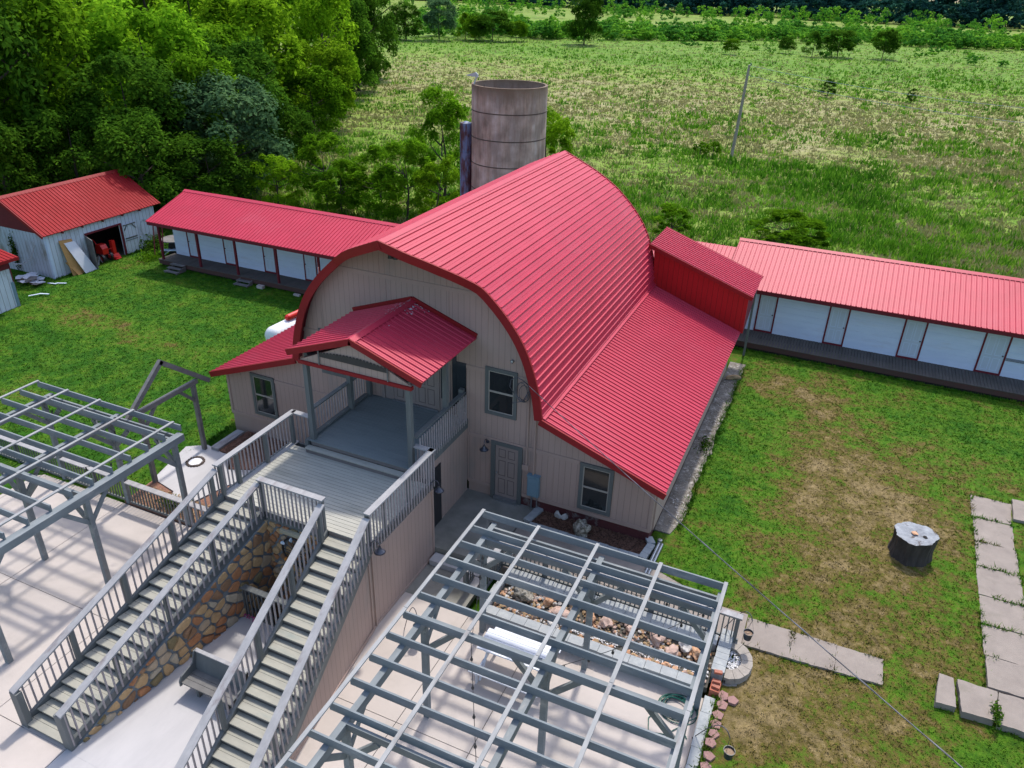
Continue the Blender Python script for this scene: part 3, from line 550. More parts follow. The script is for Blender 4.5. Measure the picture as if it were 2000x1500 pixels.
# rake trim, front and back: follows the curve
def rake(yf, nm, h=.24, t=.07, sgn=-1):
    b = B()
    for s in (1, -1):
        n = len(FP); v = []
        for p in FP:
            i = FP.index(p); tt = (FP[min(i+1, n-1)]-FP[max(i-1, 0)]).normalized(); nn = Vector((s*abs(tt.z), 0, abs(tt.x))); c = Vector((s*p.x, yf(p.x), p.z))
            v += [c+nn*.03, c-nn*h, c+nn*.03+Vector((0, sgn*t, 0)), c-nn*h+Vector((0, sgn*t, 0))]
        f = []
        for i in range(n-1):
            a, c = 4*i, 4*i+4; f += [(a, c, c+2, a+2), (a+1, a+3, c+3, c+1), (a+2, c+2, c+3, a+3), (a, a+1, c+1, c)]
        f += [(0, 2, 3, 1), (4*n-4, 4*n-3, 4*n-1, 4*n-2)]; b.add(v, f)
    return b.build(nm, 'red_trim', barn)
rake(hood, 'rake_trim'); rake(lambda x: LB, 'rake_trim', sgn=1)
def soffit():
    b = B()
    for s in (1, -1):
        v = []
        for p in FP:
            i = FP.index(p); tt = (FP[min(i+1, len(FP)-1)]-FP[max(i-1, 0)]).normalized(); nn = Vector((s*abs(tt.z), 0, abs(tt.x))); c = Vector((s*p.x, 0, p.z))-nn*.075
            v += [(c.x, hood(p.x)+.02, c.z), (c.x, .0, c.z)]
        b.add(v, [(2*i, 2*i+1, 2*i+3, 2*i+2) for i in range(len(FP)-1)])
    return b.build('soffit', 'maroon', barn)
soffit()
# flat ribbed roof panel: corner o, eave direction u (length lu), slope vector w
def panel(b, o, u, w, ribdir='w', pitch=.225, t=.05, rh=.032, minor=1, start=.06, rw=.03):
    o, u, w = Vector(o), Vector(u), Vector(w); n = u.cross(w).normalized()
    if n.z < 0: n = -n
    b.prism([o, o+u, o+u+w, o+w], -n*t)
    a, l = (u, w) if ribdir == 'w' else (w, u); L_ = a.length; ad = a.normalized(); k = 0; d = start
    while d < L_-.02:
        for q, hh, ww in ((0, rh+.006, rw),)+tuple((pitch*(j+1)/(minor+1), .006, .010) for j in range(minor)):
            if d+q > L_-.02: continue
            c = o+ad*(d+q); v = []
            for e in (c+l*.001, c+l*.999): v += [e-ad*ww-n*.004, e-ad*ww*.37+n*hh, e+ad*ww*.37+n*hh, e+ad*ww-n*.004]
            b.add(v, [(0, 1, 5, 4), (1, 2, 6, 5), (2, 3, 7, 6), (0, 3, 2, 1), (4, 5, 6, 7)])
        d += pitch
    return b
for s in (1, -1):
    b = B(); panel(b, (s*4.76, -.38, 3.74), (0, LB+.38, 0), (s*4.09, 0, -1.49)); b.build('wing_roof', 'red', barn, label='%s wing roof of straight red metal panels' % ('right' if s > 0 else 'left'))
    b = B(); v = Vector((s*4.09, 0, -1.49)); nn = Vector((s*1.49, 0, 4.09)).normalized()
    for y in (-.385, LB+.0): b = B(); b.bar(Vector((s*4.70, y-.03 if y < 0 else y+.03, 3.76))-nn*.08, Vector((s*8.88, y-.03 if y < 0 else y+.03, 2.237))-nn*.08, .06, .22, up=nn); b.build('rake_trim', 'red_trim', barn)
    b = B(); b.bar((s*4.78, -.36, 3.79), (s*4.78, LB, 3.79), .14, .03, up=nn); b.build('flashing', 'red', barn)
def pieces(name, m, parent, boxes, label=None):
    for q in boxes: b = B(); b.box(*q); b.build(name, m, parent, label=label)
# walls
fac = [(-8.48, .41), (-8.48, 2.30), (-4.72, 3.66)]+[(-p.x*.985, p.z-.12) for p in FP[::-1] if p.z > 3.9]+[(p.x*.985, p.z-.12) for p in FP[1:] if p.z > 3.9]+[(4.72, 3.66), (8.48, 2.30), (8.48, .38)]
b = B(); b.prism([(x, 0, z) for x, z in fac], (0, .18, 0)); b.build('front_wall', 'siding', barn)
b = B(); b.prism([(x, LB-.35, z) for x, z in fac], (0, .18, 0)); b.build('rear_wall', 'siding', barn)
for s in (1, -1):
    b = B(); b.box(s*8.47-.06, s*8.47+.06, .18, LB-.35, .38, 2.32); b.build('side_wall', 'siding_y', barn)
pieces('foundation', 'siding_trim', barn, [(-8.44, -2.0, .03, .3, -.9, .40), (2.0, 2.95, .03, .3, -.5, .37)])
pieces('foundation', 'foundation', barn, [(3.98, 8.44, .03, .3, -.5, .37), (8.38, 8.44, .3, 13, -.9, .37)], label='dark red foundation strip below the right wing')
b = B()
for z, spans in ((2.31, ((-6.12, 1.95), (2.02, 5.97))), (4.80, ((-4.60, -3.75), (-2.6, -1.3), (1.3, 2.60), (3.74, 4.46))), (7.33, ((-2.95, 2.95),)), (.44, ((-8.47, -2.0), (2.0, 2.86), (4.02, 8.46)))):
    for x0, x1 in spans: b.box(x0, x1, -.024, .01, z-.07, z+.07)
for x in (-8.42, 8.42): b.box(x-.05, x+.05, -.026, .01, .52, 2.26)
for x, z0, z1 in ((-7.75, 2.2, 2.6), (-3.66, 4.9, 6.4), (-3.6, 5.0, 7.2), (-1.22, 7.4, 8.5), (-1.0, 4.9, 7.25), (1.22, 7.4, 8.5), (1.3, 5.6, 7.25), (2.66, 5.0, 7.2), (3.35, 2.4, 3.2), (2.0, .5, 2.2), (1.4, 5, 5.6), (5.1, .5, 2.2), (4.55, 2.4, 3.6)):
    b.box(x-.012, x+.012, -.012, .01, z0, z1)
b.build('trim_band', 'siding_trim', barn)
# windows
def window(x0, x1, z0, z1, parent, curtain=False, sash=True, y=0):
    f = B(); w = .115
    f.box(x0, x0+w, y-.05, y+.01, z0, z1); f.box(x1-w, x1, y-.05, y+.01, z0, z1); f.box(x0+w, x1-w, y-.05, y+.01, z1-w, z1); f.box(x0+w, x1-w, y-.052, y+.01, z0, z0+w)
    o = f.build('window', 'greytrim', parent)
    g = B(); zc = (z0+z1)/2; a = w+.03
    g.box(x0+a, x1-a, y-.012, y+.0, z0+a, zc-.02); g.box(x0+a, x1-a, y-.018, y-.004, zc+.02, z1-a); g.build('pane', 'curtain' if curtain else 'glass', o)
    s = B(); c = .035
    for q0, q1, yy in ((z0+w, zc, .022), (zc, z1-w, .032)):
        s.box(x0+w, x0+w+c, y-yy, y-.001, q0, q1); s.box(x1-w-c, x1-w, y-yy, y-.001, q0, q1); s.box(x0+w+c, x1-w-c, y-yy, y-.001, q0, q0+c); s.box(x0+w+c, x1-w-c, y-yy, y-.001, q1-c, q1)
    s.build('sash', 'frame', o); return o
window(2.61, 3.73, 3.275, 4.98, barn)['label'] = 'upper window with dark glass right of the porch'
window(-3.83, -2.71, 3.25, 4.96, barn, curtain=True)['label'] = 'upper window with a pale blue curtain half hidden by the porch roof'
window(6.0, 7.12, .57, 2.355, barn)['label'] = 'lower window in the right wing'
window(-7.24, -6.13, .66, 2.44, barn)['label'] = 'lower window in the left wing'
# six panel door leaf
def leaf(x0, x1, z0, z1, parent, nm='door', y=-.03, handle=None, mt='door', rows=((.06, .36), (.42, .72), (.78, .94)), glassy=False):
    b = B(); b.box(x0, x1, y, y+.03, z0, z1); o = b.build(nm, mt, parent); g = B(); w = x1-x0; h = z1-z0
    for a, c in rows:
        for l, r in ((.14, .45), (.55, .86)):
            X0, X1, Z0, Z1 = x0+w*l, x0+w*r, z0+h*a, z0+h*c; e = .022
            for q in ((X0, X1, Z0, Z0+e), (X0, X1, Z1-e, Z1), (X0, X0+e, Z0+e, Z1-e), (X1-e, X1, Z0+e, Z1-e)): g.box(q[0], q[1], y-.004, y+.001, q[2], q[3])
    g.build('panel_moulding', 'door_groove' if mt == 'door' else 'cabin', o)
    if handle:
        k = B(); k.lathe((handle, y-.05, z0+h*.47), [(.0, -.02), (.03, -.015), (.035, 0), (.03, .015), (0, .02)], 10, axis=Vector((0, 1, 0))); k.tube([(handle, y, z0+h*.47), (handle, y-.05, z0+h*.47)], .012)
        k.build('handle', 'steel' if mt == 'door' and z0 < 1 else 'black', o)
    return o
f = B(); f.box(2.865, 3.02, -.06, .01, 0, 2.30); f.box(3.86, 4.0, -.06, .01, 0, 2.30); f.box(3.02, 3.86, -.06, .01, 2.17, 2.30); f.build('door_frame', 'greytrim', barn)
leaf(3.03, 3.85, .14, 2.165, barn, handle=3.10)['label'] = 'taupe six panel ground floor door'
b = B(); b.box(3.02, 3.86, -.16, .0, .0, .135); b.build('door_sill', 'steel', barn)
f = B(); f.box(-1.34, -1.22, -.05, .01, 2.87, 5.02); f.box(1.22, 1.34, -.05, .01, 2.87, 5.02); f.box(-1.22, 1.22, -.05, .01, 4.92, 5.02); f.box(-.93, -.86, -.045, .01, 2.87, 4.92); f.box(.86, .93, -.045, .01, 2.87, 4.92); f.build('door_frame', 'door', barn)
leaf(-.855, -.005, 2.93, 4.91, barn, handle=-.10)['label'] = 'left leaf of the double door under the porch'
leaf(.005, .855, 2.93, 4.91, barn, handle=.10)['label'] = 'right leaf of the double door under the porch'
for x0 in (-1.21, .94):
    b = B(); b.box(x0, x0+.27, -.02, .0, 2.88, 4.91); o = b.build('sidelight', 'door', barn); b = B(); b.box(x0+.05, x0+.22, -.03, -.02, 3.4, 4.8); b.build('pane', 'glass', o)
b = B(); b.box(-.9, .9, -.10, 0, 2.875, 2.925); b.build('door_sill', 'steel', barn)
b = B(); b.box(1.42, 1.56, -.04, .01, 2.9, 5.1); b.box(1.56, 1.92, -.03, .01, 3.1, 4.9); b.build('porch_side_window', 'glass', barn)
# service gear on the facade
b = B(); b.box(4.26, 4.66, -.16, .0, .58, 1.36); bx = b.build('meter_box', 'bluebox', barn); b = B(); b.box(4.24, 4.68, -.18, -.0, 1.36, 1.40); b.box(4.30, 4.62, -.175, -.16, .63, 1.30); b.build('meter_box_lid', 'bluebox', bx)
for x, z0, z1 in ((4.16, 1.62, 4.5), (4.42, 1.4, 3.62)):
    b = B(); b.tube([(x, -.06, z0), (x, -.06, z1)], .032, 8); b.build('conduit', 'siding_trim', barn)
b = B(); b.box(4.02, 4.24, -.09, 0, 1.50, 1.70); b.build('junction_box', 'siding_trim', barn)
b = B(); b.tube([(4.40, -.06, .0), (4.40, -.06, .58)], .03, 8); b.tube([(4.60, -.08, .05), (4.60, -.08, .75)], .022, 8); b.build('conduit', 'steel', barn)
def gooseneck(parent, p, out, drop=.34):
    """wall lamp: bracket, curved arm, bell shade"""
    p, out = Vector(p), Vector(out); pts = [p+out*(.20*math.sin(t))+Vector((0, 0, .14*math.sin(t*1.05)+.0)) for t in [i*math.pi*.62/8 for i in range(9)]]
    pts = [p, p+out*.06+Vector((0, 0, .10)), p+out*.14+Vector((0, 0, .18)), p+out*.23+Vector((0, 0, .17)), p+out*.28+Vector((0, 0, .08)), p+out*.28]
    b = B(); b.tube(pts, .013, 8); b.lathe(p, [(.0, 0), (.06, 0), (.06, .02), (0, .03)], 12, axis=out); o = b.build('wall_lamp', 'bronze', parent, smooth=False)
    b = B(); c = p+out*.28; b.lathe(c, [(.03, .03), (.045, -.03), (.07, -.08), (.13, -.13), (.155, -.16), (.145, -.155), (.06, -.08), (.03, .0)], 20); b.build('lamp_shade', 'bronze', o, smooth=True); return o
gooseneck(barn, (2.72, -.01, 2.18), (0, -1, 0))['label'] = 'gooseneck lamp left of the ground floor door'
b = B(); b.lathe((-.6, -.25, 8.2), [(0, .05), (.05, .04), (.07, -.03), (.09, -.12), (0, -.12)], 12); b.box(-.75, -.45, -.30, 0, 8.22, 8.27); b.lathe((-.42, -.25, 8.2), [(0, .05), (.05, .04), (.07, -.03), (.09, -.12), (0, -.12)], 12); b.build('flood_lamp', 'black', barn)
b = B(); b.lathe((3.54, -.08, 5.36), [(0, .06), (.035, .05), (.05, 0), (.03, -.05), (0, -.06)], 10); b.box(3.5, 3.58, -.05, 0, 5.32, 5.40); b.build('security_lamp', 'steel', barn)
# raised stair box over the right wing
b = B(); b.prism([(4.55, 13.1, 5.52), (8.93, 13.1, 3.93), (8.93, 13.1, 2.2), (4.7, 13.1, 3.7)], (0, .12, 0)); b.build('stair_box_wall', 'red_wall', barn)
b = B(); b.prism([(8.93, 13.22, 2.2), (8.93, 13.22, 3.93), (8.93, 15.6, 3.93), (8.93, 15.6, 2.9), (8.93, 13.6, 2.2)], (-.1, 0, 0)); b.prism([(4.55, 15.55, 5.5), (8.9, 15.55, 3.93), (8.9, 15.55, 2.9), (4.7, 15.55, 2.9)], (0, .1, 0)); b.build('stair_box_wall', 'maroon', barn)
b = B(); panel(b, (4.40, 12.9, 5.66), (0, 2.95, 0), (4.72, 0, -1.64)); b.build('stair_box_roof', 'red', barn)
b = B(); nn = Vector((1.64, 0, 4.72)).normalized()
for y in (12.87, 15.88): b = B(); b.bar(Vector((4.38, y, 5.67))-nn*.08, Vector((9.14, y, 4.015))-nn*.08, .05, .18, up=nn); b.build('stair_box_trim', 'red_trim', barn)
b = B(); b.bar((8.92, 15.75, 0), (8.92, 15.75, 3.9), .1, .1, up=(1, 0, 0)); b.build('stair_box_post', 'greypaint', barn)

# ================================================================== PORCH, DECK, STAIRS
ZPO, ZD = 2.87, 2.53
porch = root('porch', 'covered porch with grey posts and a red gabled roof at the upper barn doors', 'porch', (0, -1.7, ZP))
def boards(x0, x1, y0, y1, z, w=.14, gap=.012, t=.03, skew=None):
    b = B(); y = y0
    while y < y1-.02:
        ye = min(y+w-gap, y1); b.box(x0+R.uniform(-.004, .004), x1+R.uniform(-.004, .004), y, ye, z-t, z+R.uniform(-.001, .001)); y += w
    return b
boards(-1.86, 1.86, -3.44, -.02, ZPO).build('porch_floor', 'porch_deck', porch)
b = B(); b.box(-1.84, 1.84, -3.38, -.02, ZPO-.12, ZPO-.032); b.box(-1.80, 1.80, -3.42, -3.385, ZPO-.165, ZPO-.032); b.build('floor_frame', 'riser', porch)
for s in (1, -1):
    b = B(); b.box(s*1.93-.06, s*1.93+.06, -3.5, -.03, ZPO-.33, ZPO+.004); b.build('rim_board', 'greypaint', porch)
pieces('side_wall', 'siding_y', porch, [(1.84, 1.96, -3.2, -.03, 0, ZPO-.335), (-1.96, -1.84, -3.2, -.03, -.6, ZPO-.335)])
b = B(); b.box(1.955, 1.985, -2.4, -1.9, .02, 2.25); b.box(1.94, 1.99, -2.5, -2.4, .0, 2.3); b.build('side_door', 'black', porch)
for x, y, z1 in ((-1.78, -3.30, 5.62), (1.78, -3.30, 5.62), (-1.80, -1.20, 5.75), (1.80, -1.20, 5.75), (-1.80, -.12, 5.85), (1.80, -.12, 4.0)):
    b = B(); b.box(x-.075, x+.075, y-.075, y+.075, ZPO, z1); b.build('post', 'greypaint', porch)
def baluster_run(b, p0, p1, zlo, zhi, n=None, pitch=.125, w=.035):
    """p0,p1 2-D; zlo/zhi functions of t"""
    d = Vector((p1[0]-p0[0], p1[1]-p0[1])); L_ = d.length; n = n or max(1, int(L_/pitch)); 
    for i in range(n):
        t = (i+.5)/n; x, y = p0[0]+d.x*t, p0[1]+d.y*t; b.box(x-w/2, x+w/2, y-w/2, y+w/2, zlo(t), zhi(t))
    return b
for s in (1, -1):
    b = B(); b.bar((s*1.86, -3.22, ZPO+1.0), (s*1.86, -.06, ZPO+1.0), .15, .045); b.build('top_rail', 'greypaint', porch)
    b = B(); baluster_run(b, (s*1.99, -3.2), (s*1.99, -.1), lambda t: ZPO-.12 if s > 0 else ZPO+.08, lambda t: ZPO+.98, n=22); b.build('baluster_panel', 'baluster', porch)
    if s < 0: b = B(); b.box(-1.95, -1.80, -3.2, -.2, ZPO+.02, ZPO+.09); b.build('bottom_rail', 'greypaint', porch)
# porch roof
apex, ev, XE, YF = 6.72, 5.90, 2.30, -3.45
for s in (1, -1):
    b = B(); panel(b, (0, YF, apex), (0, -YF-.03, 0), (s*XE, 0, ev-apex), pitch=.225); b.build('roof', 'red', porch, label='%s slope of the red porch roof' % ('right' if s > 0 else 'left'))
    nn = Vector((s*(apex-ev), 0, XE)).normalized()
    b = B(); b.bar(Vector((0, YF-.03, apex+.02))-nn*.07, Vector((s*(XE+.03), YF-.03, ev+.01))-nn*.07, .05, .19, up=nn); b.build('rake_trim', 'red_trim', porch)
    b = B(); b.bar(Vector((0, -.04, apex+.06))-nn*.0, Vector((s*(XE+.0), -.04, ev+.06)), .06, .14, up=nn); b.build('wall_flashing', 'red_trim', porch)
b = B(); b.add([(-.17, YF-.02, apex-.02), (0, YF-.02, apex+.055), (.17, YF-.02, apex-.02), (-.17, -.06, apex-.02), (0, -.06, apex+.055), (.17, -.06, apex-.02)], [(0, 1, 4, 3), (1, 2, 5, 4)]); b.build('ridge_cap', 'red', porch)
b = B(); rr = random.Random(9)
for i in range(230):
    y = -abs(rr.gauss(0, .55))-.12; x = rr.gauss(-.05, .16+.10*max(0, 1.2+y)); y = max(y, -1.9)
    if abs(x) > .9: continue
    z = apex-abs(x)*(apex-ev)/XE+(.055-.45*abs(x) if abs(x) < .17 else .006)+.006; s_ = rr.uniform(.012, .045); a = rr.random()*3
    b.add([(x+s_*math.cos(a+q)*rr.uniform(.5, 1.3), y+s_*math.sin(a+q)*rr.uniform(.5, 1.3), z-(abs(x+s_*math.cos(a+q))-abs(x))*.36) for q in (0, 1.5, 3.1, 4.6)], [(0, 1, 2, 3)])
o = b.build('droppings', 'white', porch, label='white bird droppings near the top of the porch ridge'); o['kind'] = 'stuff'
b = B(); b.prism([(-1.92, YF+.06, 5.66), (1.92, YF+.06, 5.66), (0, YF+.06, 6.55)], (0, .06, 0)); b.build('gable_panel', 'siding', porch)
b = B(); b.box(-1.95, 1.95, YF+.0, YF+.14, 5.55, 5.66); b.build('gable_beam', 'red_trim', porch)
b = B(); b.box(-1.9, -1.78, -3.2, -.1, 5.62, 5.80); b.box(1.78, 1.9, -3.2, -.1, 5.62, 5.80); b.box(-1.78, 1.78, -3.35, -.05, 5.70, 5.735); b.build('ceiling', 'greypaint', porch)
# long saw hanging on the gable
saw = root('crosscut_saw', 'long black two-man crosscut saw hanging on the porch gable', 'saw', (0, YF, 5.8))
b = B(); pts = []; n = 60
for i in range(n+1):
    t = i/n; x = -1.15+2.3*t; zz = 6.02+.10*math.sin(math.pi*t); pts.append((x, YF+.035, zz+(.05 if i % 3 else 0)))
low = [(1.15, YF+.035, 5.93), (.6, YF+.035, 5.92), (0, YF+.035, 5.92), (-.6, YF+.035, 5.92), (-1.15, YF+.035, 5.93)]
for i in range(n):
    x0, x1 = pts[i], pts[i+1]; b.add([(x0[0], YF+.035, 5.92), (x1[0], YF+.035, 5.92), x1, x0, (x0[0], YF+.03, 5.92), (x1[0], YF+.03, 5.92), (x1[0], YF+.03, x1[2]), (x0[0], YF+.03, x0[2])], [(0, 1, 2, 3), (7, 6, 5, 4), (3, 2, 6, 7), (0, 4, 5, 1)])
b.build('blade', 'black', saw)
for x in (-1.18, 1.18):
    b = B(); b.tube([(x, YF+.02, 5.66), (x, YF+.02, 6.12)], .022, 8); b.build('handle', 'oldwood', saw)

# deck and its two staircases
deck = root('deck', 'raised grey board landing between the porch and the two staircases', 'deck', (0, -5, ZP))
boards(-2.44, 2.36, -6.50, -3.46, ZD).build('deck_boards', 'deck', deck)
b = B(); b.box(-2.62, -2.45, -6.50, -3.2, ZD-.03, ZD+.004); b.build('border_board', 'cap', deck)
b = B(); b.box(-1.88, 1.60, -3.66, -3.44, ZD+.13, ZD+.17); b.build('step', 'deck', deck); b = B(); b.box(-1.86, 1.58, -3.64, -3.46, ZD, ZD+.13); b.build('step_riser', 'riser', deck)
b = B(); b.box(2.37, 2.44, -6.52, -3.2, ZD-.28, ZD+.0); b.box(-2.7, -2.63, -6.52, -3.2, ZD-.28, ZD-.0); b.box(-1.0, .94, -6.58, -6.51, ZD-.30, ZD+.0); b.box(-2.62, -1.96, -3.26, -3.2, ZD-.28, ZD-.04); b.box(1.96, 2.36, -3.26, -3.2, ZD-.28, ZD-.04); b.build('rim_board', 'greypaint', deck)
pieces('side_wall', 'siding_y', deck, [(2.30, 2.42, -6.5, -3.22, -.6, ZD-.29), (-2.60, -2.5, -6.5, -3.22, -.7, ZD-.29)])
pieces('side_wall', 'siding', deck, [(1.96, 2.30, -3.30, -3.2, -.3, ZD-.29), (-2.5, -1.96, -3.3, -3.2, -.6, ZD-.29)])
b = B()
for y in (-6.5, -3.24): b.box(2.42, 2.45, y-.04, y+.04, -.4, ZD-.29)
b.box(2.42, 2.45, -6.46, -3.28, ZD-.37, ZD-.29); b.box(2.42, 2.45, -6.46, -3.28, ZP, ZP+.09); b.build('wall_trim', 'siding_trim', deck)
def rail(parent, p0, p1, z0, z1, posts, capw=.19, out=(0, 0), drop=.12, h=1.05, mt='cap', pw=.10, n=None, capt=.045, pitch=.145, postoff=.0, bal='baluster', pz=None):
    """sloping or level railing: cap, balusters on the outer side, posts at parameters"""
    d = Vector((p1[0]-p0[0], p1[1]-p0[1], z1-z0)); b = B(); b.bar((p0[0], p0[1], z0+h), (p1[0], p1[1], z1+h), capw, capt, cut=True); b.build('top_rail', mt, parent)
    o = Vector(out); edges = sorted(set([0]+list(posts)+[1])); L_ = math.hypot(d.x, d.y)
    b = B(); q0 = (p0[0]+o.x, p0[1]+o.y); q1 = (p1[0]+o.x, p1[1]+o.y); baluster_run(b, q0, q1, lambda t: z0+d.z*t-drop, lambda t: z0+d.z*t+h-.02, n=n, pitch=pitch); b.build('baluster_panel', bal, parent)
    for t in posts:
        x, y, z = p0[0]+d.x*t, p0[1]+d.y*t, z0+d.z*t; b = B(); b.box(x-pw/2+postoff, x+pw/2+postoff, y-pw/2, y+pw/2, (z if pz is None else pz), z+h-.022); b.build('post', 'greypaint', parent)
rail(deck, (-2.60, -6.60), (-2.60, -3.12), ZD, ZD, (.03, .22, .57, .93), out=(-.08, 0), drop=.2, postoff=.06)
rail(deck, (-2.60, -3.20), (-1.86, -3.20), ZD, ZD, (), out=(0, .06), n=5)
rail(deck, (2.42, -6.60), (2.42, -3.12), ZD, ZD, (.03, .25, .62, .93), out=(.05, 0), drop=.22, postoff=-.06)
rail(deck, (2.48, -3.20), (1.84, -3.20), ZD, ZD, (), out=(0, .06), n=5)
rail(deck, (-1.12, -6.55), (1.06, -6.55), ZD, ZD, (.04, .96), out=(0, -.07), drop=.16, n=16)
gooseneck(deck, (2.45, -3.36, 2.50), (1, 0, 0))['label'] = 'gooseneck lamp at the far corner of the deck wall'
gooseneck(deck, (2.45, -6.55, 2.60), (1, 0, 0))['label'] = 'gooseneck lamp where the deck wall meets the stairs'
gooseneck(deck, (-2.64, -6.35, 2.30), (-1, 0, 0))['label'] = 'gooseneck lamp on the left side of the deck'
NR, YT, YB = 20, -6.52, -12.89; RISE = (ZD-ZP)/NR; RUN = (YT-YB)/(NR-1)
def staircase(nm, label, xa_t, xa_b, xb_t, xb_b):
    """xa left edge, xb right edge; top and bottom values"""
    st = root(nm, label, 'staircase', ((xa_b+xb_b)/2, YB, ZP), 'the pair of staircases to the deck'); X = lambda a_t, a_b, y: a_b+(a_t-a_b)*(y-YB)/(YT-YB)
    for i in range(NR-1):
        y0 = YB+RUN*i; y1 = y0+RUN; z = ZP+RISE*(i+1); xl0, xl1 = X(xa_t, xa_b, y0)+.09, X(xa_t, xa_b, y1)+.09; xr0, xr1 = X(xb_t, xb_b, y0)-.09, X(xb_t, xb_b, y1)-.09
        b = B(); ym = y0+RUN*.5
        for q0, q1 in ((y0-.02, ym-.004), (ym+.004, y1)):
            b.slab([(X(xa_t, xa_b, q0)+.09, q0), (X(xb_t, xb_b, q0)-.09, q0), (X(xb_t, xb_b, q1)-.09, q1), (X(xa_t, xa_b, q1)+.09, q1)], z-.04, z+R.uniform(-.002, .002))
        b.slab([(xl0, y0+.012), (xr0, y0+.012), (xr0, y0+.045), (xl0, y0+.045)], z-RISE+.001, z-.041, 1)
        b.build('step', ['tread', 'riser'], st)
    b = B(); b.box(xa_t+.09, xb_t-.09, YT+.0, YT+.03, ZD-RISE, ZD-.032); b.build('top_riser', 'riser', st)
    sl = (ZD-ZP)/(YT-YB)
    for (t_, b_, s) in ((xa_t, xa_b, 1), (xb_t, xb_b, -1)):
        o = B(); q = [(t_+s*.045, YT, ZD+.05), (b_+s*.045, YB+.1, ZP+RISE+.07), (b_+s*.045, YB+.1, ZP+.0), (b_+s*.045, YB+.6, ZP), (t_+s*.045, YT, ZD-.30)]
        o.prism(q, (-s*.06+0, 0, 0)); o.prism([(p[0]+s*.0, p[1], p[2]) for p in q], (s*.03, 0, 0)); o.build('stringer', 'greypaint', st)
    for (t_, b_, s) in ((xa_t, xa_b, -1), (xb_t, xb_b, 1)):
        rail(st, (b_-s*.02, YB-.02), (t_-s*.02, YT-.10), ZP+RISE+.02, ZD-.05, (.245, .49, .735, .965), out=(s*.055, 0), drop=.11, h=.98, n=36, postoff=-s*.05, capw=.20)
        b = B(); x = b_-s*.06; b.box(x-.12, x+.12, YB-.03, YB+.12, ZP, ZP+RISE+.98); b.build('newel_post', 'greypaint', st)
    return st
sL = staircase('staircase', 'left wooden staircase rising beside the left patio', -2.60, -3.40, -1.08, -1.82)
sR = staircase('staircase', 'right wooden staircase above the taupe board wall', 1.00, 1.62, 2.44, 3.30)
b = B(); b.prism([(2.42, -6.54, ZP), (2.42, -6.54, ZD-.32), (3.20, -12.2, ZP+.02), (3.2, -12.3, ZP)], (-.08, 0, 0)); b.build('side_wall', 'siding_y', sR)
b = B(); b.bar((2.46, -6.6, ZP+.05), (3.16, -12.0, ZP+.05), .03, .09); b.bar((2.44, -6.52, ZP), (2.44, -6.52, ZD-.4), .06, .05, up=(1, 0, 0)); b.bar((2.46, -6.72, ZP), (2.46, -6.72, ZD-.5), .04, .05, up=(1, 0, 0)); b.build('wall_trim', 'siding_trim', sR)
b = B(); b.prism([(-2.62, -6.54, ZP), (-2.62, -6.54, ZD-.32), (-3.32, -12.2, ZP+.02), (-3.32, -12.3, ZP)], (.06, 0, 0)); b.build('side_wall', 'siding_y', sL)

# stone walls of the passage: irregular flat stones set in mortar
def clip(poly, a, b_, c):
    out = []
    for i in range(len(poly)):
        p, q = poly[i], poly[(i+1) % len(poly)]; dp, dq = a*p[0]+b_*p[1]-c, a*q[0]+b_*q[1]-c
        if dp <= 0: out.append(p)
        if (dp < 0 < dq) or (dq < 0 < dp): t = dp/(dp-dq); out.append((p[0]+(q[0]-p[0])*t, p[1]+(q[1]-p[1])*t))
    return out
def stones(bound, cell, seed, gap=.058):
    rr = random.Random(seed); us = [p[0] for p in bound]; vs = [p[1] for p in bound]; S_ = []; v = min(vs)
    while v < max(vs)+cell:
        u = min(us)+rr.uniform(-cell, 0)
        while u < max(us)+cell: S_.append((u+rr.uniform(-.33, .33)*cell, v+rr.uniform(-.3, .3)*cell)); u += cell*rr.uniform(.9, 1.55)
        v += cell*.8
    res = []
    for i, s in enumerate(S_):
        poly = list(bound)
        for j, t in enumerate(S_):
            if i == j or abs(t[0]-s[0])+abs(t[1]-s[1]) > 5*cell: continue
            a, b_ = t[0]-s[0], t[1]-s[1]; l = math.hypot(a, b_); a /= l; b_ /= l; c = a*(s[0]+t[0])/2+b_*(s[1]+t[1])/2-gap/2
            poly = clip(poly, a, b_, c)
            if len(poly) < 3: break
        if len(poly) < 3: continue
        ar = abs(sum(poly[k][0]*poly[(k+1) % len(poly)][1]-poly[(k+1) % len(poly)][0]*poly[k][1] for k in range(len(poly))))/2
        if ar < .004: continue
        cu = sum(p[0] for p in poly)/len(poly); cv = sum(p[1] for p in poly)/len(poly)
        # cut corners so that stones look broken, not hexagonal
        q = []
        for k in range(len(poly)):
            p0, p1, p2 = poly[k-1], poly[k], poly[(k+1) % len(poly)]; e = rr.uniform(.08, .3)
            q += [(p1[0]+(p0[0]-p1[0])*e, p1[1]+(p0[1]-p1[1])*e), (p1[0]+(p2[0]-p1[0])*e, p1[1]+(p2[1]-p1[1])*e)]
        res.append([(cu, cv), q, rr.uniform(.03, .075)])
    return res
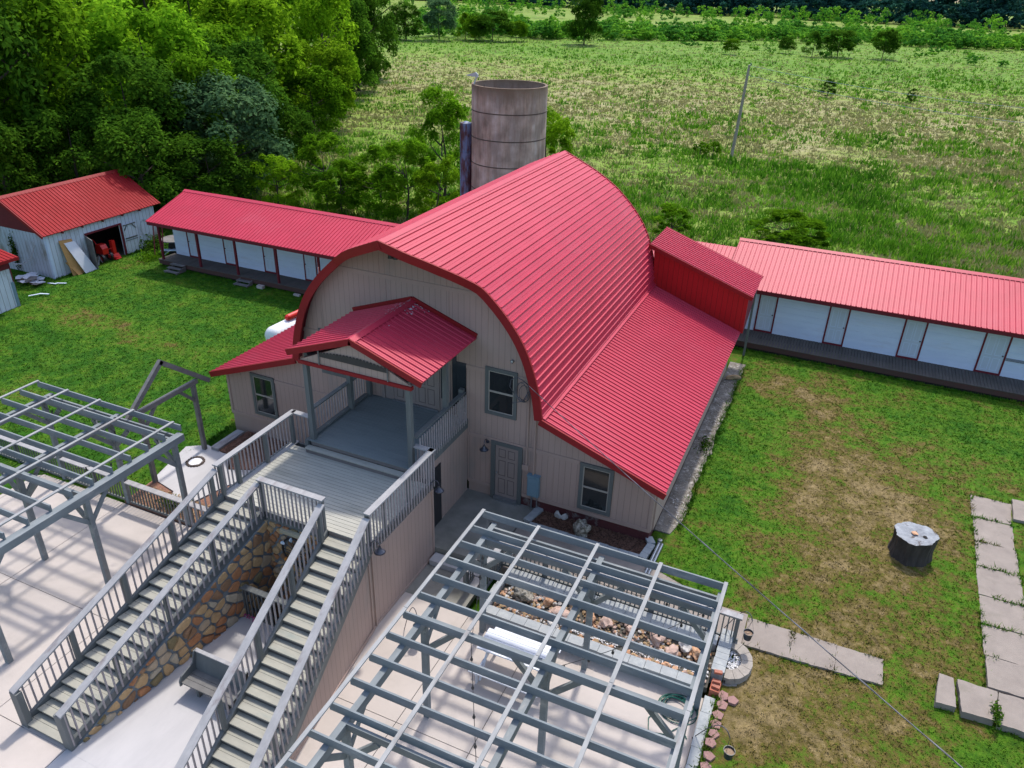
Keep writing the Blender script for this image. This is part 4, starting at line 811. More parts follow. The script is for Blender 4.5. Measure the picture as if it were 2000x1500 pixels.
def stone_wall(name, label, A, Bp, bound, cell, seed, nrm, parent=None, loc=None):
    """wall in the vertical plane through A,Bp; bound in (distance along, z)"""
    A, Bp = Vector((*A, 0)), Vector((*Bp, 0)); d = (Bp-A).normalized(); n = Vector((*nrm, 0)).normalized(); g = lambda u, v, o=0: A+d*u+Vector((0, 0, v))+n*o
    r_ = root(name, label, 'stone wall', loc or tuple(g(0, ZP)))
    b = B(); b.prism([g(u, v) for u, v in bound], -n*.25); b.build('mortar', 'mortar', r_)
    b = B(); rr = random.Random(seed+1)
    for (cu, cv), q, hh in stones(bound, cell, seed):
        k = len(q); m = rr.choice([0, 0, 0, 1, 1, 2, 2, 3, 3, 4, 5, 0, 1]); V = [g(u, v, -.01) for u, v in q]+[g(cu+(u-cu)*.90, cv+(v-cv)*.90, hh*rr.uniform(.8, 1.1)) for u, v in q]+[g(cu, cv, hh*1.15)]
        b.add(V, [(i, (i+1) % k, (i+1) % k+k, i+k) for i in range(k)]+[(i+k, (i+1) % k+k, 2*k) for i in range(k)], m)
    b.build('stone_facing', SM, r_, label='flat brown and orange stones set in blue grey mortar'); return r_
LW = math.hypot(.77, 6.37)
stone_wall('stone_wall', 'fieldstone wall under the left staircase, tallest at the back of the passage', (-1.02, -6.55), (-1.79, -12.92), [(0, -2.4), (1.25, -2.4), (1.26, ZP-.02), (LW-.15, ZP+.0), (0, ZD-.33)], .34, 3, (1, -.12))
stone_wall('stone_wall', 'fieldstone wall under the right staircase facing the passage', (1.0, -6.55), (1.60, -12.92), [(0, -2.4), (1.25, -2.4), (1.26, ZP-.02), (LW-.15, ZP+.0), (0, ZD-.33)], .27, 5, (-1, -.1))
stone_wall('stone_wall', 'dim fieldstone wall across the end of the passage below the deck', (-1.08, -6.56), (1.06, -6.56), [(0, -2.4), (2.14, -2.4), (2.14, ZD-.31), (0, ZD-.31)], .25, 8, (0, -1))
b = B(); b.box(-1.4, 1.45, -7.82, -7.74, -2.5, ZP-.02); struct('pit_wall', b, 'concrete_grey')
b = B(); b.box(-.46, .34, -6.72, -6.60, 2.14, 2.18); b.box(-.45, .33, -6.71, -6.68, 2.06, 2.14); thing('mantel_shelf', b, mat('cream_board', (.42, .38, .27), (.33, .30, .21), scale=5, rough=.8), 'pale wooden shelf on the fieldstone wall below the deck', 'shelf', (0, -6.7, 2.0))
wh = root('wagon_wheel', 'black spoked wheel trimmed with small decorations on the stone wall below the deck', 'wheel', (.0, -6.68, 1.5)); cw = Vector((.0, -6.68, 1.5)); rw_ = .46
b = B(); b.tube([cw+Vector((rw_*math.cos(a), 0, rw_*math.sin(a))) for a in [i*2*math.pi/32 for i in range(33)]], .03, 8, cap=False); b.build('rim', 'black', wh)
for i in range(12): a = i*math.pi/6; b = B(); b.tube([cw, cw+Vector((rw_*math.cos(a), 0, rw_*math.sin(a)))], .011, 5); b.build('spoke', 'black', wh)
b = B(); b.lathe(cw, [(0, -.05), (.06, -.05), (.06, .05), (0, .05)], 12, axis=Vector((0, 1, 0))); b.build('hub', 'black', wh)
for i, (a, m_) in enumerate(((2.6, 'pale_blue'), (1.75, 'pale_blue'), (1.05, 'signal_orange'), (3.9, 'signal_orange'))):
    b = B(); b.rock((cw.x+rw_*math.cos(a), cw.y-.05, cw.z+rw_*math.sin(a)), .075, .05, .06, 30+i, n=2); b.build('decoration', m_, wh)
gd = root('guard_rail', 'short wooden guard rail across the passage in front of the pit', 'guard rail', (-.2, -7.72, ZP))
rail(gd, (-1.22, -7.72), (1.2, -7.72), ZP, ZP, (.03, .97), out=(0, -.04), drop=-.03, h=1.02, mt='greypaint', n=17, bal='greypaint', capw=.18)
b = B(); rr = random.Random(3)
for i in range(26): b.rock((rr.uniform(-1.15, -.5), -7.86+rr.uniform(-.06, .05), ZP+rr.uniform(.0, .12)), .03, .03, .025, i, n=1)
thing('flowers', b, 'pinkflower', 'small pink flowers at the foot of the passage guard rail', 'flowers', (-.8, -7.86, ZP))
# bench in the passage
be = root('bench', 'grey wooden bench with a solid back in the stone passage', 'bench', (-.1, -10.35, ZP))
b = B(); b.box(-.62, 1.0, -10.60, -10.45, .06, .10); b.box(-.62, 1.0, -10.44, -10.28, .06, .10); b.box(-.62, 1.0, -10.27, -10.12, .06, .10); b.build('seat', 'oldwood', be)
b = B(); b.prism([(-.62, -10.12, .08), (-.62, -10.00, .62), (-.62, -9.97, .62), (-.62, -10.09, .06)], (1.62, 0, 0)); b.build('backrest', 'greypaint', be)
b = B(); b.box(-.66, 1.04, -10.03, -9.93, .62, .65); b.build('back_cap', 'cap', be)
for x in (-.66, 1.0): b = B(); b.prism([(x, -10.64, .0), (x, -10.64, .16), (x, -10.56, .26), (x, -10.16, .36), (x, -10.06, .66), (x, -9.98, .66), (x, -10.06, .0)], (.04, 0, 0)); b.build('armrest', 'greypaint', be)
for x in (-.3, .6): b = B(); b.box(x, x+.08, -10.5, -10.1, ZP, .06); b.build('leg', 'greypaint', be)

# ================================================================== PERGOLAS
def pergola(label, x0, x1, jy, bx, cols, rows, wide=None):
    """x0,x1 joist ends; jy joist positions; bx batten positions; cols/rows post grid"""
    p = root('pergola', label, 'pergola', ((x0+x1)/2, (rows[0]+rows[-1])/2, ZP), 'the pair of grey pergolas'); zb0, zb1, zj1 = 2.74, 2.97, 3.19
    y0, y1 = jy[-1], jy[0]
    for c in cols: b = B(); wl = .17 if c == wide else .07; b.box(c-wl, c+.07, y0+.1, y1-.1, zb0, zb1); b.build('beam', 'pergola_y', p)
    ce = cols[-1]-(.172 if wide else .072)
    for r_ in rows: b = B(); b.box(cols[0]+.072, ce, r_-.035, r_+.035, zb0+.04, zb1-.003); b.build('beam', 'pergola', p)
    b = B(); b.box(cols[0]+.072, ce, y1-.30, y1-.24, zb0, zb1-.004); b.build('beam', 'pergola', p)
    for y in jy: b = B(); e = R.uniform(-.02, .02); b.bar((x0+e, y, (zb1+zj1)/2), (x1+e, y+R.uniform(-.01, .01), (zb1+zj1)/2), .042, zj1-zb1-.004); b.build('joist', 'pergola', p)
    for x in bx:
        L_ = y1-y0; yy = y1+.03
        while yy > y0-.02:
            ye = max(y0-.04, yy-4.06); b = B(); b.bar((x+R.uniform(-.008, .008), yy, zj1+.018), (x+R.uniform(-.008, .008), ye+.012, zj1+.018), .09, .035); b.build('batten', 'batten', p); yy = ye
    for i, c in enumerate(cols):
        for j, r_ in enumerate(rows):
            b = B(); b.box(c-.07, c+.07, r_-.07, r_+.07, ZP, zb0-.002); b.build('post', 'pergola', p)
            for dx, dy in ((1, 0), (-1, 0), (0, 1), (0, -1)):
                if (dx == 1 and i == len(cols)-1) or (dx == -1 and i == 0): continue
                if dy == 1 and j == 0 and r_ > y1-.5: continue
                l = .78 if dx else .72
                if dy == 1 and j == 0: l = min(.5, y1-r_-.1)
                b = B(); b.bar((c+dx*.05, r_+dy*.05, zb0-l), (c+dx*l, r_+dy*l, zb0+.02), .045 if dy else .09, .13, up=(0, 0, 1)); b.build('brace', 'pergola' if dx else 'pergola_y', p)
    return p
JYR = [-4.64-.683*i for i in range(15)]
pergola('grey pergola right of the staircases over the picnic table', 4.78, 11.31, JYR, (4.82, 6.42, 8.04, 9.68, 11.27), (5.20, 8.22, 11.22), (-5.40, -8.50, -11.60))
JYL = [-4.92-.655*i for i in range(15)]
pergola('grey pergola on the left patio at the left edge', -12.08, -5.60, JYL, (-12.04, -10.62, -9.12, -7.62, -5.93), (-11.3, -8.22, -5.50), (-5.40, -8.60, -11.75), wide=-5.50)
# string lights
def strlights(label, pts, sag=.16, step=.62, seed=1):
    r_ = root('string_lights', label, 'string lights', pts[0], 'string lights under the pergolas'); b = B(); bulbs = []
    for a, c in zip(pts, pts[1:]):
        a, c = Vector(a), Vector(c); L_ = (c-a).length; n = 14; ps = [a.lerp(c, i/n)-Vector((0, 0, sag*4*(i/n)*(1-i/n))) for i in range(n+1)]; b.tube(ps, .008, 5)
        k = int(L_/step)
        for i in range(k): t = (i+.5)/k; bulbs.append(a.lerp(c, t)-Vector((0, 0, sag*4*t*(1-t))))
    b.build('cable', 'black', r_)
    for q in bulbs: b = B(); b.lathe(q, [(0, 0), (.018, -.005), (.02, -.05), (.035, -.08), (.03, -.12), (0, -.14)], 8); b.build('bulb', 'black', r_)
strlights('string of small bulbs along the right pergola from its back left corner', [(5.2, -5.4, 2.7), (6.4, -8.5, 2.7), (8.1, -11.6, 2.7)])
strlights('string of small bulbs zigzagging under the back of the right pergola', [(6.5, -4.9, 2.75), (8.22, -5.4, 2.7), (11.15, -5.0, 2.7), (8.3, -8.4, 2.7)])
strlights('string of small bulbs under the left pergola', [(-11.2, -5.5, 2.7), (-8.3, -5.5, 2.7), (-5.6, -5.5, 2.7), (-8.3, -8.5, 2.7)])

# gabled timber frame beside the left walk
fr = root('gable_frame', 'free standing grey timber gable frame beside the left walk', 'timber frame', (-8.35, -2.95, -.3))
for y in (-1.76, -4.15): b = B(); b.box(-8.42, -8.28, y-.07, y+.07, -.5, 2.46); b.build('post', 'oldwood', fr)
b = B(); b.bar((-8.35, -1.55, 2.54), (-8.35, -4.36, 2.54), .12, .17); b.build('beam', 'oldwood', fr)
for s in (1, -1): b = B(); b.bar((-8.35, -2.95-s*.04, 3.93), (-8.35, -2.95+s*1.95, 2.30), .13, .17, cut=False); b.build('rafter', 'oldwood', fr)
for y, s in ((-1.76, -1), (-4.15, 1)): b = B(); b.bar((-8.35, y+s*.06, 1.85), (-8.35, y+s*.66, 2.48), .08, .11); b.build('brace', 'oldwood', fr)
b = B()
for i in range(20): a = i*2*math.pi/20; b.rock((-8.0+.30*math.cos(a), -2.6+.30*math.sin(a), -.28), .07, .07, .05, i, n=1)
rg = thing('stone_ring', b, 'rock_e', 'small dark ring of stones on the pale left walk', 'ornament', (-8.0, -2.6, -.30))
b = B(); b.lathe((-8.0, -2.6, -.295), [(0, .03), (.24, .02), (.25, 0)], 20); thing('stone_disc', b, 'whitestone', 'pale pebbles filling the dark stone ring', 'pebbles', (-8.0, -2.6, -.30))

# patio railings
def patiorail(label, p0, p1, z, posts, h=.93, group=None, n=None):
    r_ = root('railing', label, 'railing', ((p0[0]+p1[0])/2, (p0[1]+p1[1])/2, z), group); rail(r_, p0, p1, z, z, posts, h=h, drop=-.06, out=(0, 0), mt='cap', capw=.2, bal='greypaint', n=n, capt=.04, pitch=.135)
    b = B(); b.bar((p0[0], p0[1], z+.09), (p1[0], p1[1], z+.09), .05, .08); b.bar((p0[0], p0[1], z+h-.07), (p1[0], p1[1], z+h-.07), .045, .08); b.build('rail_bar', 'greypaint', r_); return r_
patiorail('railing on the back edge of the left patio, between the two back posts', (-8.1, -5.43), (-5.56, -5.43), ZP, (), group='railings of the left patio')
patiorail('railing on the back edge of the left patio, between the middle and far corner posts', (-11.2, -5.40), (-8.32, -5.40), ZP, (.52,), group='railings of the left patio')
patiorail('railing on the back edge of the left patio, at its far left end', (-15.9, -5.40), (-11.4, -5.40), ZP, (.5,), group='railings of the left patio')
patiorail('railing from the left pergola corner post to the left staircase', (-5.34, -5.43), (-2.9, -5.43), ZP, (.95,), group='railings of the left patio')
patiorail('long railing between the rock planter and the concrete walkway', (4.62, -3.06), (11.8, -3.06), -.02, (.01, .21, .43, .66, .985))
patiorail('short railing beside the steps left of the rock planter', (4.72, -3.2), (4.72, -4.45), -.05, (.98,), n=8)
patiorail('small low railing at the left end of the rock planter', (4.1, -3.75), (4.1, -4.35), -.19, (.95,), h=.75, n=4)

# ================================================================== ROCK PLANTER AND WALLS
def blockwall(label, p0, p1, w, z0, z1, bl, m='block', group=None, capover=.02):
    r_ = root('retaining_wall', label, 'retaining wall', ((p0[0]+p1[0])/2, (p0[1]+p1[1])/2, z0), group); A, C2 = Vector((*p0, 0)), Vector((*p1, 0)); L_ = (C2-A).length; d = (C2-A)/L_; n = max(1, round(L_/bl)); zc = z1-.06
    side = Vector((-d.y, d.x, 0)); q = B(); courses = max(1, round((zc-z0)/.13)); ch = (zc-z0)/courses
    for k in range(courses):
        o = .5*(k % 2); i = -o
        while i < n:
            a, c = max(0, i)*L_/n, min(n, i+1)*L_/n; i += 1
            if c-a < .03: continue
            e = R.uniform(-.012, .012); q.prism([A+d*(a+.004)+side*(w/2+e)+Vector((0, 0, z0+ch*k)), A+d*(c-.004)+side*(w/2+e)+Vector((0, 0, z0+ch*k)), A+d*(c-.004)-side*(w/2+e)+Vector((0, 0, z0+ch*k)), A+d*(a+.004)-side*(w/2+e)+Vector((0, 0, z0+ch*k))], (0, 0, ch-.006))
    q.build('block_course', m, r_)
    for i in range(n):
        a, c = i*L_/n, (i+1)*L_/n; e = R.uniform(-.015, .015); b = B(); b.prism([A+d*(a+.005)+side*(w/2+capover+e), A+d*(c-.005)+side*(w/2+capover+e), A+d*(c-.005)-side*(w/2+capover-e), A+d*(a+.005)-side*(w/2+capover-e)], (0, 0, .06)); 
        b.v = [(x, y, z+zc+.001) for x, y, z in b.v]; b.build('cap_block', m, r_)
    return r_
blockwall('low block wall at the front of the rock planter', (5.05, -4.98), (11.0, -4.98), .26, ZP, .10, .42, group='block walls of the rock planter')
blockwall('low block wall at the back of the rock planter beside the railing', (5.05, -3.38), (11.30, -3.38), .34, ZP, .15, .36, group='block walls of the rock planter')
blockwall('thick block wall closing the right end of the rock planter', (11.51, -4.45), (11.51, -2.88), .30, ZP, .17, .23, group='block walls of the rock planter')
blockwall('narrow block wall closing the left end of the rock planter', (5.02, -4.83), (5.02, -3.57), .16, ZP, .12, .4, group='block walls of the rock planter')
blockwall('grey block edging along the right side of the patio', (11.50, -12.0), (11.48, -5.02), .22, -.6, -.20, .55)
b = B(); b.box(5.1, 11.35, -4.85, -3.56, -.3, -.12); struct('planter_bed', b, 'joint')
def pebbles(name, x0, x1, y0, y1, z, n, mats, s, seed, label):
    rng = random.Random(seed); b = B()
    for i in range(n): r_ = rng.uniform(*s); b.rock((rng.uniform(x0, x1), rng.uniform(y0, y1), z+rng.uniform(-.01, .03)), r_, r_*rng.uniform(.6, 1), r_*.7, rng.random()*999, rng.randrange(len(mats)), n=1)
    o = b.build(name, mats); o['kind'] = 'stuff'; o['label'] = label
pebbles('river_stones', 5.15, 7.4, -4.80, -3.62, -.09, 420, ['rock_a', 'rock_c', 'rock_d', 'rock_b', 'rock_e', 'rock_c'], (.04, .095), 1, 'mixed brown river stones at the left of the planter')
pebbles('river_stones', 7.3, 11.3, -4.35, -3.62, -.09, 430, ['rock_a', 'rock_c', 'rock_d', 'rock_b', 'rock_e', 'rock_c'], (.035, .09), 2, 'mixed brown river stones along the middle and right of the planter')
pebbles('white_gravel', 7.1, 11.3, -4.60, -4.32, -.09, 520, ['whitestone', 'whitestone', 'rock_d'], (.02, .04), 3, 'band of white gravel in the rock planter')
pebbles('river_stones', 7.2, 11.25, -4.83, -4.60, -.09, 110, ['rock_a', 'rock_b', 'rock_a', 'rock_c'], (.05, .11), 4, 'row of orange stones along the front wall of the planter')
big = [((5.75, -3.95), (.36, .26, .22), 'boulder', 'pitted grey rock at the far left of the planter'), ((7.05, -4.25), (.30, .22, .17), 'rock_b', 'pale pink flat rock in the planter left of the centre batten'),
       ((6.55, -3.85), (.17, .14, .15), 'rock_a', 'small upright orange rock left of centre in the planter'), ((7.85, -3.92), (.24, .2, .16), 'rock_a', 'bright orange red rock just right of the planter centre'),
       ((8.3, -3.95), (.22, .2, .15), 'rock_b', 'pinkish rock beside the orange red rock'), ((9.05, -3.90), (.16, .15, .14), 'rock_b', 'round pink rock behind the middle of the gravel band'),
       ((9.75, -3.85), (.36, .20, .17), 'rock_b', 'long flat peach coloured slab of rock in the planter'), ((10.25, -4.18), (.24, .18, .13), 'rock_b', 'flat tan pink rock right of the long slab'),
       ((10.55, -3.85), (.22, .18, .16), 'rock_d', 'white and purple rock near the right end of the planter'), ((10.85, -4.0), (.20, .16, .16), 'rock_a', 'amber rock near the right end of the planter'),
       ((11.1, -4.12), (.17, .15, .15), 'rock_e', 'dark brown rock at the right end of the planter'), ((10.2, -4.72), (.15, .12, .12), 'rock_a', 'largest orange stone in the front row of the planter'), ((7.0, -4.68), (.2, .12, .12), 'rock_d', 'pale stone at the start of the white gravel band')]
for i, ((x, y), (a, c, d), m_, lb) in enumerate(big): b = B(); b.rock((x, y, -.02+d*.25), a, c, d, 70+i*3, n=3, rough=.4); thing('planter_rock', b, m_, lb, 'rock', (x, y, -.1), 'larger rocks in the planter')
# half round planter outside the right end
hp_ = root('round_planter', 'half round tan block planter filled with white stones outside the patio', 'planter', (11.7, -3.7, -.3)); c0 = Vector((11.68, -3.72, 0))
for k, (z0, z1, ro) in enumerate(((-.34, -.22, .66), (-.215, -.095, .62))):
    n = 8
    for i in range(n):
        a0, a1 = [-math.pi/2+math.pi*(i+q)/n+(.1 if k % 2 and 0 < i+q < n else 0) for q in (.015, .985)]; b = B(); b.slab([(c0.x+ro*1.0*math.cos(a0), c0.y+ro*1.15*math.sin(a0)), (c0.x+ro*math.cos((a0+a1)/2)*1.02, c0.y+ro*1.17*math.sin((a0+a1)/2)), (c0.x+ro*math.cos(a1), c0.y+ro*1.15*math.sin(a1)), (c0.x+.38*math.cos(a1), c0.y+.44*math.sin(a1)), (c0.x+.38*math.cos(a0), c0.y+.44*math.sin(a0))], z0, z1); b.build('wall_block', 'block_tan', hp_)
for i in range(7):
    a0, a1 = [-math.pi/2+math.pi*(i+q)/7 for q in (.02, .98)]; b = B(); ro = .62; b.slab([(c0.x+ro*math.cos(a0), c0.y+ro*1.15*math.sin(a0)), (c0.x+ro*math.cos((a0+a1)/2)*1.02, c0.y+ro*1.17*math.sin((a0+a1)/2)), (c0.x+ro*math.cos(a1), c0.y+ro*1.15*math.sin(a1)), (c0.x+.34*math.cos(a1), c0.y+.40*math.sin(a1)), (c0.x+.34*math.cos(a0), c0.y+.40*math.sin(a0))], -.09, .0); b.build('cap_block', 'block_tan', hp_)
b = B(); rr = random.Random(12)
for i in range(170):
    a = rr.uniform(-math.pi/2, math.pi/2); q = .36*math.sqrt(rr.random()); b.rock((c0.x+q*math.cos(a), c0.y+q*1.15*math.sin(a), -.13+rr.uniform(0, .03)), .032, .028, .024, i, n=1)
o = b.build('white_stones', 'whitestone'); o['kind'] = 'stuff'; o['label'] = 'white stones filling the half round planter'
# loose bricks and pavers
def holed_brick(x, y, z, rz, label):
    r_ = root('brick', label, 'brick', (x, y, z), 'holed red bricks beside the round planter'); b = B(); c, s = math.cos(rz), math.sin(rz); T = lambda u, v, w: (x+u*c-v*s, y+u*s+v*c, z+w)
    b.prism([T(-.10, -.05, 0), T(.10, -.05, 0), T(.10, .05, 0), T(-.10, .05, 0)], (0, 0, .065)); b.build('body', 'brick', r_); h = B()
    for i in range(5):
        for j in (-1, 1): p = T(-.075+.0375*i, j*.022, .0655); h.lathe(p, [(0, .001), (.011, .001)], 8)
    h.build('hole', 'black', r_)
holed_brick(11.53, -4.52, .17, .2, 'holed red brick on the end of the thick block wall'); holed_brick(11.54, -4.68, .0, .1, 'upper holed red brick in front of the block wall end'); holed_brick(11.55, -4.80, -.06, -.1, 'lower holed red brick in front of the block wall end')
b = B(); b.box(11.42, 11.66, -4.92, -4.58, -.3, -.065); thing('brick_stack', b, 'brick', 'stack of red bricks under the holed bricks', 'bricks', (11.54, -4.75, -.3))
PV = [((11.78, -4.86), .16, 'reddish paver nearest the half round planter'), ((12.02, -4.93), .15, 'reddish paver lying furthest out on the grass'), ((11.80, -5.16), .17, 'reddish paver third from the half round planter'),
      ((11.76, -5.50), .15, 'reddish paver fourth from the half round planter'), ((11.76, -5.78), .15, 'reddish paver fifth from the half round planter'), ((11.77, -6.08), .14, 'brownish paver sixth from the half round planter'),
      ((11.76, -6.40), .15, 'reddish paver seventh from the half round planter, beside the hanging bucket'), ((11.78, -6.76), .15, 'reddish paver eighth in the row along the patio edging'), ((11.78, -7.06), .15, 'reddish paver at the bottom edge of the photo'), ((11.79, -7.4), .15, 'reddish paver just below the bottom edge')]
for i, ((x, y), r_, lb) in enumerate(PV[:9]):
    b = B(); a0 = R.random(); b.slab([(x+r_*R.uniform(.85, 1.1)*math.cos(a0+k*math.pi/2.5), y+r_*R.uniform(.85, 1.1)*math.sin(a0+k*math.pi/2.5)) for k in range(5)], -.28, -.16+R.uniform(-.02, .03)); thing('paver', b, 'paver', lb, 'paver', (x, y, -.28), 'red pavers along the patio edging')
# buckets on hooks
def hook_bucket(label1, label2, base, top, bc, z):
    b = B(); base, top, bc = Vector((*base,)), Vector((*top,)), Vector((*bc,)); pts = []
    for i in range(15):
        t = i/14; pts.append(base.lerp(top, t) if i == 0 else base.lerp(Vector((top.x, top.y, top.z)), t)+Vector((0, 0, .62*math.sin(math.pi*t)**.8*1.0*(.35+.65*t))))
    b.tube(pts, .012, 6); thing('bucket_hook', b, 'wire', label1, 'hook', tuple(base), 'bent hooks holding buckets')
    r_ = root('hanging_bucket', label2, 'bucket', (bc.x, bc.y, z), 'buckets hanging on bent hooks'); b = B(); b.lathe((bc.x, bc.y, z), [(0, 0), (.095, 0), (.125, .22), (.135, .225), (.135, .235), (.12, .235), (.115, .17)], 24); b.build('body', 'bucket', r_, smooth=False)
    b = B(); b.lathe((bc.x, bc.y, z), [(0, .19), (.118, .18)], 20); b.build('soil', 'terracotta', r_)
    b = B()
    for k in range(3): a = k*2.09; b.tube([(bc.x+.13*math.cos(a), bc.y+.13*math.sin(a), z+.23), tuple(top)], .004, 4)
    b.build('chain', 'black', r_)
hook_bucket('bent metal hook rising from the corner of the railing by the path', 'dark bucket of pale soil hanging over the path by the railing corner', (11.35, -2.75, .0), (12.05, -3.05, .90), (12.02, -3.25, .3), .42)
hook_bucket('bent metal hook leaning over the patio edging', 'dark bucket of soil hanging beyond the row of red pavers', (11.32, -6.3, ZP), (12.15, -6.72, .62), (12.2, -6.80, .1), .08)
hook_bucket('bent metal hook beside the right staircase wall', 'dark bucket hanging between the stair wall and the right pergola', (3.2, -6.3, ZP), (3.75, -6.5, .62), (3.8, -6.55, 0), .05)
b = B(); b.lathe((4.47, -3.3, 1.5), [(0, 0), (.09, 0), (.11, .16), (.10, .16), (.08, .05)], 18); b.tube([(4.47, -3.3, 1.66), (4.6, -3.9, 2.3), (5.1, -5.2, 2.4)], .008, 5); thing('hanging_pot', b, 'bucket', 'black pot hanging by the back left post of the right pergola', 'pot', (4.47, -3.3, 1.5))
# hose
b = B(); rr = random.Random(2)
for k in range(9):
    r0 = rr.uniform(.26, .40); cx, cy_ = 10.75+rr.uniform(-.08, .08), -5.62+rr.uniform(-.08, .08); b.tube([(cx+r0*math.cos(t)*1.2, cy_+r0*math.sin(t), ZP+.02+.012*k+.02*math.sin(3*t+k)) for t in [i*2*math.pi/26 for i in range(27)]], .014, 6, cap=False)
b.tube([(10.4, -5.8, ZP+.03), (10.2, -6.2, ZP+.02), (10.3, -6.6, ZP+.02), (10.7, -6.5, ZP+.02), (11.0, -6.1, ZP+.03), (11.2, -6.4, ZP+.02)], .014, 6); b.tube([(10.9, -5.6, .05), (11.0, -5.5, -.1), (11.1, -5.8, ZP+.03), (11.0, -6.3, ZP+.02)], .014, 6)
thing('garden_hose', b, 'hose', 'coiled green garden hose on the patio under the right corner of the pergola', 'hose', (10.8, -5.7, ZP))
# white picnic table
pt = root('picnic_table', 'white slatted picnic table under the right pergola', 'picnic table', (6.58, -6.25, ZP)); x0, x1 = 5.63, 7.55
b = B()
for i in range(5): y = -6.64+.155*i; b.box(x0, x1, y, y+.143, .365, .40)
b.build('tabletop', 'white', pt)
for y in (-7.18, -5.60): b = B(); b.box(x0+.02, x1+.02, y, y+.13, .065, .10); b.box(x0+.02, x1+.02, y+.138, y+.26, .065, .10); b.build('bench_seat', 'white', pt)
for x in (x0+.22, x1-.22):
    for s in (1, -1): b = B(); b.bar((x+.04, -6.25+s*.22, .36), (x+.04, -6.25+s*.72, ZP), .04, .09, up=(0, 1, 0)); b.build('leg', 'white', pt)
    b = B(); b.bar((x, -7.16, .04), (x, -5.36, .04), .035, .09); b.bar((x, -6.6, .335), (x, -5.9, .335), .035, .07); b.build('crossbar', 'white', pt)
    for y in (-7.08, -5.45): b = B(); b.bar((x+.0, y, .06), (x, y-.0, ZP), .035, .08, up=(0, 1, 0)); b.build('leg', 'white', pt)
# mulch bed edging and boulder
blockwall('grey block edging at the left end of the mulch bed by the meter box', (4.72, .02), (4.55, -.80), .22, -.15, .10, .3, group='block edging of the right mulch bed')
blockwall('grey block edging at the right end of the mulch bed', (8.42, .12), (8.60, -.15), .2, -.15, .12, .3, group='block edging of the right mulch bed')
blockwall('grey block edging running forward from the wing corner', (8.60, -.17), (8.52, -.95), .2, -.15, .12, .3, group='block edging of the right mulch bed')
blockwall('grey block edging along the front of the mulch bed', (8.4, -.95), (4.7, -.95), .2, -.15, .10, .34, group='block edging of the right mulch bed')
b = B(); b.rock((6.38, -.60, .18), .33, .27, .33, 5, n=4, rough=.5); thing('boulder', b, 'boulder', 'pitted round boulder in the bark bed under the right wing window', 'boulder', (6.38, -.6, 0))
b = B(); b.rock((5.4, -.12, .12), .14, .08, .16, 6); b.rock((5.62, -.1, .1), .13, .08, .14, 7); thing('pale_rock', b, 'rock_d', 'two joined pale stones against the dark red foundation', 'rock', (5.5, -.1, 0))
b = B(); b.tube([(8.80, .08, .02), (8.80, .0, .05), (8.76, -1.5, -.0)], .05, 10); b.tube([(8.9, .05, .02), (8.86, -1.5, -.0)], .05, 10); b.lathe((8.80, .14, .0), [(.0, .12), (.05, .12), (.075, .11), (.075, 0)], 14); thing('drain_pipe', b, 'steel', 'grey drain pipe lying on the grass at the wing corner', 'pipe', (8.8, -.6, 0))
b = B(); b.box(-8.1, -7.75, -1.68, -.25, -.5, -.18); thing('edging_curb', b, 'cap', 'grey board kerb at the left end of the mulch bed by the left wing', 'kerb', (-7.92, -1, -.4))
# stump
st = root('tree_stump', 'large weathered tree stump standing on the dry lawn', 'stump', (16.15, 3.1, -.05)); n = 40; v = []; rr = random.Random(4)
prof = [(-.15, .66), (.05, .60), (.3, .56), (.6, .575), (.83, .60)]
for z, r_ in prof:
    for j in range(n):
        a = 2*math.pi*j/n; q = r_*(1+.05*math.sin(3*a+.5)+.045*math.sin(7*a+1)+.025*math.sin(17*a+z*3)); v.append((16.15+q*math.cos(a)*1.02, 3.1+q*math.sin(a)*.95, z+(.04*math.sin(a+1) if z > .7 else 0)))
b = B(); b.add(v, [(i*n+j, i*n+(j+1) % n, (i+1)*n+(j+1) % n, (i+1)*n+j) for i in range(4) for j in range(n)]); b.build('bark', 'stump_side', st)
top = [v[4*n+j] for j in range(n)]; m_ = mat('stump_top', (.34, .36, .38), (.18, .19, .21), scale=4, rough=.9, bump=.7, c4=(.08, .06, .05), s4=2.5, w4=.05)
b = B(); v2 = top+[(16.15+(p[0]-16.15)*.5, 3.1+(p[1]-3.1)*.5, p[2]-.015) for p in top]+[(16.15, 3.1, .80)]; b.add(v2, [(j, (j+1) % n, (j+1) % n+n, j+n) for j in range(n)]+[(j+n, (j+1) % n+n, 2*n) for j in range(n)]); b.build('cut_face', m_, st)
b = B(); b.rock((16.12, 3.1, .835), .13, .10, .02, 3); b.build('rot_patch', 'rock_a', st); b = B(); b.rock((16.42, 3.02, .838), .09, .08, .02, 4); b.build('rot_hole', 'interior', st)

